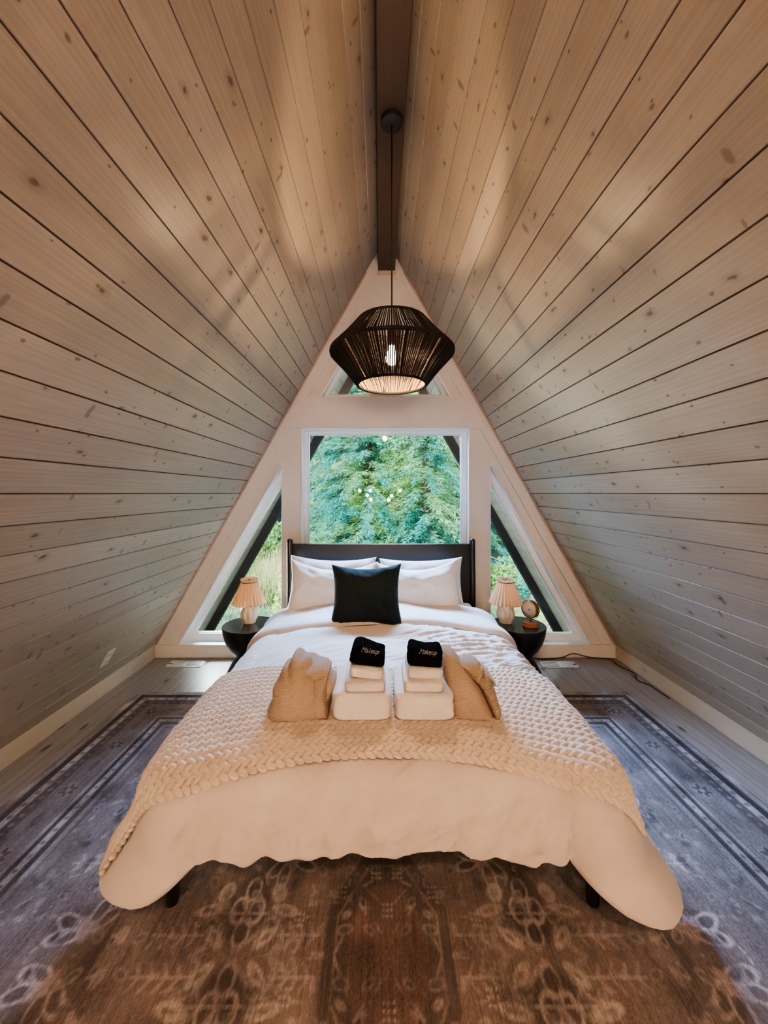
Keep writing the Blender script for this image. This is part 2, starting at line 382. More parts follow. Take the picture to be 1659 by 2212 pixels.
# ------------------------------------------------------------------ the room shell
Y0R, Y1R, ZB = -10.0, 4.92, -2.6
def slope(side, name):
    """board-and-groove slope as one mesh; side -1 left, +1 right"""
    d = np.array((side * -math.cos(ANG), 0, math.sin(ANG)))           # up the slope
    nin = np.array((-side * math.sin(ANG), 0, -math.cos(ANG)))        # into the room
    base = np.array((X0 + side * HW, 0, 0.0))
    L = HT / math.sin(ANG); sref = 1.452 / math.sin(ANG); k0 = sref - PW * math.ceil((sref + 3.05) / PW)
    g, dp = 0.0036, 0.007
    prof = []
    s = k0; pid = 0
    while s < L + 0.02:
        for ds, h in ((0.0, -dp), (g, 0.0), (PW - g, 0.0)):
            prof.append((s + ds, h, pid))
        s += PW; pid += 1
    prof.append((s, -dp, pid))
    ys = np.linspace(Y0R, Y1R, 31)
    V = []; 
    for y in ys:
        for s, h, _ in prof:
            q = base + d * s + nin * h; V.append((q[0], y, q[2]))
    m = len(prof); Fc = []; attr = []
    for i in range(len(ys) - 1):
        for j in range(m - 1):
            a = i * m + j; f = (a, a + 1, a + m + 1, a + m)
            Fc.append(f if side < 0 else f[::-1])
    # outer skin
    n = len(V); q0 = base + d * k0 - nin * 0.16; q1 = base + d * (L + 0.04) - nin * 0.16
    V += [(q0[0], Y0R, q0[2]), (q1[0], Y0R, q1[2]), (q1[0], Y1R, q1[2]), (q0[0], Y1R, q0[2])]; Fc += [(n, n + 1, n + 2, n + 3), (n, 0, m - 1, n + 1), (n + 3, n + 2, (len(ys) - 1) * m + m - 1, (len(ys) - 1) * m), (n, n + 3, (len(ys) - 1) * m, 0)]
    o = mesh(name, V, Fc, M['pine'])
    me = o.data; at_ = me.attributes.new('board', 'FLOAT_VECTOR', 'CORNER')
    buf = []
    for f in Fc:
        js = [(i % m) if i < n else 0 for i in f]
        j0 = min(js)
        pidf = prof[j0][2] if max(js) - j0 <= 1 else 0
        for i in f:
            if i < n: buf += [V[i][1], prof[i % m][0] - k0, pidf + (50 if side > 0 else 0)]
            else: buf += [V[i][1], 0.0, 0]
    at_.data.foreach_set('vector', buf)
    return tag(o, kind='structure')
slope(-1, 'wall_left'); slope(1, 'wall_right')
tag(MB().box(X0 - HW - 0.3, X0 + HW + 0.3, -2.9, YW + 0.1, -0.25, 0.0).build('floor', M['floor']), kind='structure')
tag(MB().box(X0 - HW - 1.8, X0 + HW + 1.8, Y0R, -2.9, -2.8, -2.6).build('floor_lower', M['floor']), kind='structure')
tag(MB().box(-0.0164, 0.1313, Y0R + 0.1, YW + 0.004, 3.413, 3.62).build('ceiling_beam', M['beam'], bevel=0.004), kind='structure')
# gable wall with its five openings
tri = lambda z: HW * (1 - z / HT)
def gx(z, side): return X0 + side * tri(z)
opC = [xz(653, 927), xz(653, 1378), xz(1013, 1378), xz(1013, 927)]
opL = [xz(609, 1003), xz(388, 1392), xz(609, 1392)]
opR = [xz(1059, 1003), xz(1059, 1392), xz(1272, 1392)]
opTL = [xz(797, 676), xz(693, 858), xz(797, 858)]
opTR = [xz(871, 676), xz(871, 858), xz(973, 858)]
outer = [(gx(ZB, -1) + 0.02, ZB), (gx(ZB, 1) - 0.02, ZB), (X0, HT + 0.05)]
tag(MB().poly([outer, opC, opL, opR, opTL, opTR], YW, YW + 0.13).build('wall_back', M['paint']), kind='structure')
YG = 3.49
def window(n, op, gl_px, mull=None):
    gl = [xz(a, b, YG) for a, b in gl_px]
    f = tag(MB().poly([op, gl], YG - 0.022, YG + 0.03).build('window_%d' % n, M['vinyl'], bevel=0.004), kind='structure')
    # outer bead that lines the opening, standing a little proud of the wall
    c = Vector((sum(p[0] for p in op) / len(op), sum(p[1] for p in op) / len(op)))
    big = inset(op, -0.008); sm = inset(op, 0.005)
    MB().poly([big, sm], YW - 0.007, YG - 0.02).build('window_casing', M['vinyl'], f, bevel=0.002)
    st = inset(gl, 0.007)
    MB().poly([gl, st], YG - 0.006, YG + 0.022).build('glazing_bead', M['vinyl'], f, bevel=0.002)
    MB().poly([inset(gl, -0.004)], YG + 0.006, YG + 0.010).build('glass_pane', M['glass'], f)
    return f
def inset(L, d):
    """offset a convex loop inwards by d"""
    area = sum(L[i][0] * L[(i+1) % len(L)][1] - L[(i+1) % len(L)][0] * L[i][1] for i in range(len(L)))
    sg = 1 if area > 0 else -1; out = []
    n = len(L)
    for i in range(n):
        p0, p1, p2 = Vector(L[i-1]), Vector(L[i]), Vector(L[(i+1) % n])
        e0 = (p1 - p0).normalized(); e1 = (p2 - p1).normalized()
        n0 = Vector((-e0.y, e0.x)) * sg; n1 = Vector((-e1.y, e1.x)) * sg
        b = (n0 + n1); b = b / max(0.25, b.dot(n0)); q = p1 + b * d; out.append((q.x, q.y))
    return out
window(1, opC, [(667, 939), (667, 1368), (996, 1368), (996, 939)])
window(2, opL, [(613, 1040), (422, 1366), (613, 1366)])
window(3, opR, [(1055, 1040), (1055, 1368), (1238, 1368)])
window(4, opTL, [(796, 702), (712, 854), (796, 854)])
window(5, opTR, [(872, 702), (872, 854), (954, 854)])
# flat boards laid over the gable
def board(name, px, proud, bev=0.003):
    return tag(MB().poly([[xz(a, b) for a, b in px]], YW - proud, YW + 0.01).build(name, M['paint'], bevel=bev), kind='structure')
def sx(py, side, inset_=0.0):                                          # photo x of the slope line at height py on the wall
    z = CZ - (py - CY) / F * YW
    return CX + (gx(z, side) - side * inset_) / YW * F
board('trim_bottom', [(336, 1391.5), (336, 1419.5), (1327, 1419.5), (1327, 1391.5)], 0.02)
w = 0.115
board('trim_rake_left', [(sx(560, -1), 560), (sx(1391, -1), 1391), (sx(1391, -1, w), 1391), (sx(560, -1, 0) + 26, 562), (sx(560, -1, 0) + 20, 560)], 0.010)
board('trim_rake_right', [(sx(560, 1), 560), (sx(560, 1) - 20, 560), (sx(560, 1) - 26, 562), (sx(1391, 1, w), 1391), (sx(1391, 1), 1391)], 0.010)
board('trim_beam', [(648, 858), (611, 925), (1050, 925), (1014, 858)], 0.024)
board('trim_head', [(797, 607), (764, 664), (902, 664), (869, 607)], 0.014)
board('trim_post', [(797, 664), (797, 858), (871, 858), (871, 664)], 0.006)
# thin pine strips where the slopes meet the gable, and under the beam end
for sd, nm in ((-1, 'left'), (1, 'right')):
    z0, z1 = 0.118, 3.40
    P = [(gx(z0, sd), z0), (gx(z1, sd), z1), (gx(z1, sd) - sd * 0.015, z1), (gx(z0, sd) - sd * 0.015, z0)]
    tag(MB().poly([P], YW - 0.022, YW + 0.01).build('trim_strip_' + nm, M['strip'], bevel=0.003), kind='structure')
    xb = gx(0.118, sd)
    tag(MB().box(min(xb, xb + sd * 0.016), max(xb, xb + sd * 0.016), -2.88, YW - 0.002, 0.0, 0.118).build('baseboard_' + nm, M['base'], bevel=0.003), kind='structure')
    # dark barge rafter at the far end of the eaves
    z0, z1 = ZB, 3.62
    P = [(gx(z0, sd), z0), (gx(z1, sd), z1), (gx(z1, sd) - sd * 0.105, z1), (gx(z0, sd) - sd * 0.105, z0)]
    tag(MB().poly([P], Y1R - 0.10, Y1R).build('trim_rafter_' + nm, M['rafter']), kind='structure')
tag(MB().box(-0.025, 0.14, YW - 0.02, YW + 0.005, 3.385, 3.413).build('trim_beam_seat', M['strip'], bevel=0.002), kind='structure')

# ------------------------------------------------------------------ loft end and far gable behind the camera (seen only in the panes)
t = empty('loft_railing', (X0, -2.8, 0), 'dark loft railing with thin balusters, mirrored faintly in the big pane', 'railing')
MB().box(X0 - 1.5, X0 + 1.5, -2.84, -2.77, 0.90, 0.95).build('top_rail', M['black'], t, bevel=0.005)
b = MB()
for i in range(27): b.box(X0 - 1.5 + i * 0.112, X0 - 1.485 + i * 0.112, -2.812, -2.797, 0.05, 0.91)
b.build('balusters', M['iron'], t)
MB().box(X0 - 1.9, X0 + 1.9, -2.83, -2.78, 0.0, 0.06).build('bottom_rail', M['black'], t)
yo = Y0R + 0.15
wC = [(-0.9, -1.2), (1.0, -1.2), (1.0, 1.35), (-0.9, 1.35)]
wT = [(-0.62, 1.75), (-0.10, 1.75), (-0.10, 2.85)]
wU = [(0.20, 1.75), (0.72, 1.75), (0.20, 2.85)]
tag(MB().poly([outer, wC, wT, wU], yo - 0.1, yo).build('wall_front', M['paint']), kind='structure')
for n, w_ in enumerate((wC, wT, wU)):
    tag(MB().poly([inset(w_, -0.03), inset(w_, 0.06)], yo - 0.06, yo + 0.03).build('window_%d' % (n + 6), M['vinyl']), kind='structure')

# ------------------------------------------------------------------ rug with a drawn, worn Persian pattern
RX0, RX1, RY0, RY1 = -1.755, 1.805, -0.30, 2.805
def rug():
    nx, ny = 810, 620
    x = np.linspace(RX0, RX1, nx); y = np.linspace(RY0, RY1, ny)
    Xg, Yg = np.meshgrid(x, y, indexing='ij')
    cx, cy = (RX0 + RX1) / 2, (RY0 + RY1) / 2 - 0.05
    ex = np.minimum(Xg - RX0, RX1 - Xg); ey = np.minimum(Yg - RY0, RY1 - Yg); e = np.minimum(ex, ey)
    ax, ay = np.abs(Xg - cx), np.abs(Yg - cy)
    along = np.where(ex < ey, Yg, Xg)
    col = np.zeros(Xg.shape + (3,))
    def put(mask, c, a=1.0):
        m = (np.clip(mask, 0, 1) * a)[..., None]; col[:] = col * (1 - m) + np.array(c) * m
    S = lambda d, w: np.clip(0.5 - d / w, 0, 1)                       # soft inside of a signed distance
    NAVY, SLATE, BROWN, TERRA, IVORY, ROSE, DK = (0.022, 0.022, 0.032), (0.125, 0.120, 0.125), (0.105, 0.072, 0.062), (0.120, 0.078, 0.062), (0.34, 0.28, 0.225), (0.23, 0.125, 0.105), (0.032, 0.023, 0.021)
    put(np.ones_like(ax), TERRA)
    # field tone varies: darker medallion, rosier flanks
    put(S(np.hypot(ax / 1.0, ay / 1.0) - 1.0, 0.8), (0.112, 0.070, 0.052), 0.6)
    def ell(px, py, rx, ry, rot=0.0):
        u, v = ax - px, ay - py; c, s = math.cos(rot), math.sin(rot); p, q = u * c + v * s, -u * s + v * c
        return (np.hypot(p / rx, q / ry) - 1) * min(rx, ry)
    def seg(x0, y0, x1, y1, r):
        dx, dy = x1 - x0, y1 - y0; tt = np.clip(((ax - x0) * dx + (ay - y0) * dy) / (dx * dx + dy * dy), 0, 1)
        return np.hypot(ax - x0 - tt * dx, ay - y0 - tt * dy) - r
    def leaf(px, py, rx, ry, rot, fill, line=IVORY, a=0.8, lw=0.006):
        d = ell(px, py, rx, ry, rot); put(S(d, 0.006), fill, a); put(S(np.abs(d) - lw, 0.006), line, 0.55)
    def ring(px, py, r, w_, c, a=0.7): put(S(np.abs(ell(px, py, r, r)) - w_, 0.006), c, a)
    # central octagonal medallion
    oct_ = np.maximum(np.maximum(ax / 0.21, ay / 0.36), (ax / 0.21 + ay / 0.36) * 0.72) - 1
    put(S(oct_ * 0.3, 0.03), DK, 0.72); put(S(np.abs(oct_ * 0.3) - 0.007, 0.01), (0.15, 0.10, 0.07), 0.7)
    put(S(np.abs(oct_ * 0.3 + 0.06) - 0.004, 0.008), (0.21, 0.15, 0.11), 0.6)
    put(S(oct_ * 0.3 + 0.12, 0.02), (0.12, 0.055, 0.035), 0.7)
    for k in range(4):
        leaf(0.06 + 0.025 * k, 0.07 + 0.085 * k, 0.017, 0.009, 0.6 + 0.5 * k, NAVY, (0.20, 0.15, 0.12), 0.6, 0.003)
        put(S(seg(0.02, 0.06 + 0.09 * k, 0.05 + 0.02 * k, 0.11 + 0.09 * k, 0.003), 0.006), (0.19, 0.14, 0.11), 0.6)
    for px, py in ((0.165, 0.19), (0.0, 0.13), (0.04, 0.26), (0.30, 0.10)):
        for i in (-1, 0, 1):
            for j in (-1, 0, 1): put(S(np.hypot(ax - px - i * 0.014, ay - py - j * 0.018) - 0.004, 0.005), IVORY, 0.6)
    # palmettes, sprays and cloud bands scattered through the quarter field
    def palmette(px, py, s, rot):
        c, q = math.cos(rot), math.sin(rot)
        P = lambda u, v: (px + s * (u * c - v * q), py + s * (u * q + v * c))
        put(S(ell(px, py, s * 0.95, s * 0.8, rot), 0.04), DK, 0.45)
        for a_, l in ((-1.25, 0.75), (-0.65, 0.95), (0.65, 0.95), (1.25, 0.75)):
            u, v = P(math.sin(a_) * l * 0.6, math.cos(a_) * l * 0.6)
            leaf(u, v, s * 0.38, s * 0.17, rot + PI / 2 - a_, (0.060, 0.036, 0.038), IVORY, 0.8, 0.004)
        leaf(*P(0, 0.1), s * 0.26, s * 0.12, rot + PI / 2, ROSE, ROSE)
        for a_ in (-0.8, 0.8):
            u, v = P(math.sin(a_) * 0.55, -0.55); put(S(ell(u, v, s * 0.3, s * 0.16, rot + a_), 0.012), NAVY, 0.75)
    palmette(1.00, 0.06, 0.13, -0.5); palmette(1.12, 0.55, 0.11, 0.5); palmette(0.38, 0.32, 0.12, 2.6); palmette(0.80, 0.42, 0.10, 0.3); palmette(0.62, 0.98, 0.12, 0.2)
    for sgn in (-1, 1):                                                 # paired outlined leaves and a little calyx
        leaf(0.495 + sgn * 0.058, 0.165, 0.036, 0.020, PI / 2 - sgn * 0.5, (0.06, 0.036, 0.03), (0.27, 0.19, 0.14), 0.7, 0.004)
        leaf(0.495 + sgn * 0.10, 0.085, 0.030, 0.020, sgn * 0.5, (0.05, 0.045, 0.035), (0.25, 0.18, 0.14), 0.6, 0.004)
    put(S(ell(0.495, 0.20, 0.045, 0.04), 0.03), NAVY, 0.5)
    # turtle-backed motif with ivory horns
    for bx, by in ((0.483, 0.14), (0.92, 0.93)):
        put(S(ell(bx, by, 0.075, 0.12), 0.02), (0.045, 0.032, 0.026), 0.85)
        for u, v in ((0, 0.06), (-0.03, -0.01), (0.03, -0.01), (0, -0.08)): leaf(bx + u, by + v, 0.024, 0.038, 0, DK, IVORY, 0.7, 0.004)
        for sgn in (-1, 1):
            leaf(bx + sgn * 0.095, by + 0.05, 0.020, 0.028, 0.3 * sgn, (0.26, 0.20, 0.16), IVORY, 0.6); leaf(bx + sgn * 0.13, by - 0.01, 0.034, 0.014, -0.2 * sgn, (0.16, 0.09, 0.07), IVORY, 0.7)
            leaf(bx + sgn * 0.085, by - 0.09, 0.03, 0.013, 0.8 * sgn, (0.16, 0.09, 0.07), IVORY, 0.7)
    # branches with paired leaflets
    for x0, y0, x1, y1 in ((0.60, 0.055, 0.77, 0.055), (0.36, 0.055, 0.22, 0.055), (0.98, 0.30, 1.22, 0.30), (0.86, 0.20, 1.0, 0.22), (0.72, 0.72, 0.98, 0.72), (1.0, 0.86, 1.22, 0.86), (0.40, 0.12, 0.62, 0.12)):
        put(S(seg(x0, y0, x1, y1, 0.004), 0.006), (0.24, 0.19, 0.16), 0.7)
        for k in range(4):
            u = x0 + (x1 - x0) * (k + 0.6) / 4.2
            for sgn in (-1, 1): put(S(seg(u, y0, u + 0.022, y0 + sgn * 0.035, 0.005), 0.007), (0.22, 0.17, 0.14), 0.6)
        ring(x0 - 0.03, y0, 0.022, 0.006, (0.17, 0.155, 0.14), 0.6); put(S(seg(x0 - 0.02, y0 - 0.03, x0 + 0.08, y0 - 0.10, 0.009), 0.01), (0.19, 0.16, 0.14), 0.6)
    r2 = random.Random(5)
    for _ in range(420):
        px, py, s = r2.uniform(0.03, 1.34), r2.uniform(0.0, 1.12), r2.uniform(0.008, 0.024)
        c = r2.choice([NAVY, DK, (0.05, 0.05, 0.055), (0.06, 0.055, 0.04), ROSE, (0.21, 0.16, 0.13), (0.21, 0.16, 0.13)])
        kind = r2.random()
        if kind < 0.5: put(S(ell(px, py, s, s * r2.uniform(0.4, 0.9), r2.uniform(0, 3)), 0.012), c, 0.7)
        elif kind < 0.75: leaf(px, py, s, s * 0.6, r2.uniform(0, 3), c, (0.20, 0.155, 0.13), 0.55, 0.003)
        else: put(S(seg(px, py, px + r2.uniform(-0.06, 0.06), py + r2.uniform(-0.05, 0.05), 0.004), 0.006), (0.23, 0.17, 0.14), 0.6)
    # borders, from the field outwards
    def band(a, b, c, al=1.0):
        put(np.clip((e - a) / 0.004, 0, 1) * np.clip((b - e) / 0.004, 0, 1), c, al)
    inb = S(e - 0.44, 0.004)
    put(inb, (0.085, 0.062, 0.062))
    band(0.40, 0.425, SLATE); band(0.375, 0.40, DK); band(0.345, 0.375, (0.20, 0.175, 0.16)); band(0.325, 0.345, NAVY); band(0.305, 0.325, (0.17, 0.15, 0.14))
    band(0.17, 0.305, (0.110, 0.085, 0.082)); band(0.125, 0.17, (0.045, 0.042, 0.052)); band(0.085, 0.12, (0.22, 0.205, 0.205)); band(0.05, 0.085, NAVY); band(-0.1, 0.05, (0.19, 0.165, 0.160))
    # rosettes in the main border, dashes in the guards
    ph = (along / 0.34) % 1.0 - 0.5; dx_, de = ph * 0.34, e - 0.237
    rd = np.hypot(dx_, de); th = np.arctan2(de, dx_)
    pet = rd - 0.036 * (1 + 0.25 * np.cos(6 * th))
    put(S(pet, 0.008), NAVY, 0.75); put(S(np.abs(pet) - 0.003, 0.006), (0.22, 0.18, 0.15), 0.6); put(S(rd - 0.012, 0.006), ROSE, 0.7)
    ph2 = ((along + 0.17) / 0.34) % 1.0 - 0.5
    put(S(np.hypot(ph2 * 0.34 / 2.2, de) - 0.018, 0.01), (0.06, 0.045, 0.048), 0.8)
    put(S(np.abs(de - 0.03 * np.sin(along * 2 * PI / 0.34)) - 0.003, 0.006) * (e > 0.175) * (e < 0.30), (0.18, 0.145, 0.125), 0.5)
    for c0, w_, per in ((0.102, 0.012, 0.07), (0.36, 0.009, 0.06), (0.147, 0.010, 0.05), (0.068, 0.008, 0.09)):
        dash = np.abs(((along / per) % 1.0) - 0.5) * per
        put(S(np.hypot(dash, (e - c0)) - w_, 0.006), DK if c0 != 0.147 else (0.15, 0.13, 0.125), 0.6)
    # wear: horizontal and vertical abrash; colour: warm centre, cooler flanks, darker ends
    nz = rng.normal(size=(nx // 3 + 2, 1)); line = np.repeat(nz, 3, 0)[:nx]
    nb = rng.normal(size=(nx // 20 + 3, ny // 20 + 3))
    ii = np.linspace(0, nb.shape[0] - 1.01, nx); jj = np.linspace(0, nb.shape[1] - 1.01, ny)
    i0, j0 = ii.astype(int), jj.astype(int); fi, fj = (ii - i0)[:, None], (jj - j0)[None]
    fi, fj = fi * fi * (3 - 2 * fi), fj * fj * (3 - 2 * fj)
    big = nb[i0][:, j0] * (1 - fi) * (1 - fj) + nb[i0 + 1][:, j0] * fi * (1 - fj) + nb[i0][:, j0 + 1] * (1 - fi) * fj + nb[i0 + 1][:, j0 + 1] * fi * fj
    sp = rng.normal(size=Xg.shape)
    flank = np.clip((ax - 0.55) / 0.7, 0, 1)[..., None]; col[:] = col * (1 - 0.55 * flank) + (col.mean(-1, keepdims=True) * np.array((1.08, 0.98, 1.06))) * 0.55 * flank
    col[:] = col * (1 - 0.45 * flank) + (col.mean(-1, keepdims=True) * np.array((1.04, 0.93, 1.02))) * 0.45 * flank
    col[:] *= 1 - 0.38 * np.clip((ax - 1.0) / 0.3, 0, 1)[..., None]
    col[:] = np.clip((col * 0.50 + col.mean(-1, keepdims=True) * np.array((1.04, 0.98, 1.02)) * 0.50) * 3.5 * (1 + 0.05 * line[..., None] + 0.24 * big[..., None] + 0.13 * sp[..., None]), 0.003, 0.9)
    Z = 0.008 * np.clip(e / 0.02, 0.2, 1)
    P = np.stack((Xg, Yg, Z), -1)
    V, Fc = grid(P)
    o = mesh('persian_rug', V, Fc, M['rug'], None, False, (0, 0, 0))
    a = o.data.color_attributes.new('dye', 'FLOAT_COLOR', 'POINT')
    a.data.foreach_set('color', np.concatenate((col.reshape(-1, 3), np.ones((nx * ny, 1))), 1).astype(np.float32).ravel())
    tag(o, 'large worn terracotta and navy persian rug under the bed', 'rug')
rug()

# ------------------------------------------------------------------ bed
bed = empty('bed', (0.01, 2.25, 0), 'black wooden bed with low panel headboard and tapered legs', 'bed')
YH = 3.27
MB().box(-0.745, 0.765, YH - 0.018, YH + 0.018, 0.50, 1.024).build('headboard_panel', M['black'], bed, bevel=0.008)
for x in (-0.767, 0.787):
    b = MB().lathe([(0.0, 0.0), (0.026, 0.0), (0.027, 1.04), (0.024, 1.056), (0.016, 1.064), (0.0, 1.066)], (x, YH, 0), 20)
    b.build('headboard_post', M['black'], bed, angle=50)
for x in (-0.735, 0.752):
    MB().lathe([(0.0, 0.0), (0.019, 0.0), (0.021, 0.01), (0.033, 0.35), (0.033, 0.40), (0, 0.40)], (x, 1.36, 0), 20).build('leg', M['black'], bed, angle=50)
for x0, x1 in ((-0.775, -0.745), (0.765, 0.795)):
    MB().box(x0, x1, 1.34, YH, 0.30, 0.42).build('side_rail', M['black'], bed, bevel=0.005)
MB().box(-0.775, 0.795, 1.335, 1.365, 0.30, 0.40).build('foot_rail', M['black'], bed, bevel=0.005)
MB().box(-0.745, 0.765, 1.365, YH - 0.02, 0.33, 0.345).build('slat_deck', M['black'], bed)
m_ = MB().box(-0.735, 0.755, 1.38, 3.22, 0.345, 0.545).build('mattress', M['sheet'], loc=(0.01, 2.3, 0.345), bevel=0.04, seg=4)
tag(m_, 'white mattress on the black bed, mostly under the duvet', 'mattress')

# ---- the duvet surface
BX = 0.012; W0, YF, YHD, RC = 0.660, 1.315, 2.93, 0.060
LEN_S = YHD - YF - RC; LEN_A = PI / 2 * RC; LEN_F = 2 * (W0 - RC); LT = 2 * LEN_S + 2 * LEN_A + LEN_F
def path(s):
    """U-shaped edge of the flat top: left side, foot, right side -> x, y, nx, ny"""
    s = np.asarray(s, float); x = np.zeros_like(s); y = np.zeros_like(s); nx = np.zeros_like(s); ny = np.zeros_like(s)
    a = s < LEN_S; x[a] = -W0; y[a] = YHD - s[a]; nx[a] = -1
    q = s - LEN_S; b = (q >= 0) & (q < LEN_A); th = q[b] / RC
    nx[b] = -np.cos(th); ny[b] = -np.sin(th); x[b] = -W0 + RC + RC * nx[b]; y[b] = YF + RC + RC * ny[b]
    q = s - LEN_S - LEN_A; c = (q >= 0) & (q < LEN_F); x[c] = -W0 + RC + q[c]; y[c] = YF; ny[c] = -1
    q = q - LEN_F; d = (q >= 0) & (q < LEN_A); th = q[d] / RC
    nx[d] = np.sin(th); ny[d] = -np.cos(th); x[d] = W0 - RC + RC * nx[d]; y[d] = YF + RC + RC * ny[d]
    q = q - LEN_A; f = q >= 0; x[f] = W0; y[f] = YF + RC + q[f]; nx[f] = 1
    return x, y, nx, ny
S_LC = LEN_S + LEN_A / 2; S_RC = LEN_S + 1.5 * LEN_A + LEN_F
G = lambda x, s: np.exp(-(x / s) ** 2)
def ztop(x, y):
    return 0.628 - 0.055 * np.abs(x / W0) ** 2.6 - 0.018 * np.clip((1.55 - y) / 0.25, 0, 1) ** 2 + 0.006 * np.sin(5.1 * x + 2.0 * y) * np.cos(3.3 * y)
RV = 0.125
def hem(s):
    """drop of the hem below the edge, outward flare and roll radius along the perimeter"""
    foot = np.clip(np.minimum(s - LEN_S, LEN_S + 2 * LEN_A + LEN_F - s) / LEN_A, 0, 1)
    V = 0.33 * (1 - foot) + 0.262 * foot
    wl = np.where(s > S_LC, 0.040, 0.16); wr_ = np.where(s < S_RC, 0.060, 0.16)
    V = V + 0.085 * np.exp(-np.abs((s - S_LC) / wl) ** 2.2) + 0.100 * np.exp(-np.abs((s - S_RC - 0.02) / wr_) ** 2.6)
    V = V + 0.007 * np.sin(s * 13.0 + 2 * np.sin(s * 4.3)) + 0.006 * np.sin(s * 31.0 + 3 * np.sin(s * 7.1) + 1.0) + 0.003 * np.sin(s * 57.0 + 2 * np.sin(s * 9))
    fl = 0.05 + 0.42 * np.exp(-np.abs((s - S_LC + 0.03) / np.where(s > S_LC - 0.03, 0.085, 0.15)) ** 2) + 0.60 * np.exp(-np.abs((s - S_RC - 0.04) / np.where(s < S_RC + 0.04, 0.105, 0.19)) ** 2)
    RH = 0.165 * (1 - foot) + 0.125 * foot
    return V, fl, RH
def outer_pt(s, d):
    """point at distance d down the drape from perimeter position s"""
    x, y, nx, ny = path(s); V, fl, RH = hem(s)
    rm = (RH + RV) / 2; arc = rm * PI / 2
    th = np.clip(d / rm, 0, PI / 2); e_ = np.maximum(d - arc, 0)
    fl = 0.05 + (fl - 0.05) * np.abs(nx)
    h = RH * np.sin(th) + fl * e_ * (0.4 + 0.6 * np.clip(e_ / 0.2, 0, 1)); v = RV * (1 - np.cos(th)) + e_
    # long soft pleats, strongest near the corners, and the crease beside the right corner
    t_ = np.clip(d / 0.42, 0, 1)
    pl = 0.010 * t_ * np.sin(s * 34 + 2 * np.sin(s * 5) + 3 * t_) + 0.005 * t_ * np.sin(s * 71 + 4 * t_)
    cor = G(s - S_LC, 0.28) + G(s - S_RC, 0.28)
    h = h + pl * (0.75 + 0.35 * cor)
    sc_ = S_RC - 0.055
    h = h - 0.045 * t_ ** 1.3 * G(s - sc_, 0.022) + 0.022 * t_ * G(s - sc_ - 0.05, 0.03) + 0.006 * t_ * G(s - sc_ + 0.05, 0.035)
    h = h - 0.030 * t_ ** 2 * G(s - (S_LC + 0.045), 0.018)
    return np.stack((BX + x + nx * h, y + ny * h, ztop(x, y) - v), -1)
def drape_len(s):
    V, fl, RH = hem(s); return (RH + RV) / 2 * PI / 2 + V - RV
rg = lambda n: max(0.0, 1 - abs(n) / 0.24) ** 1.6
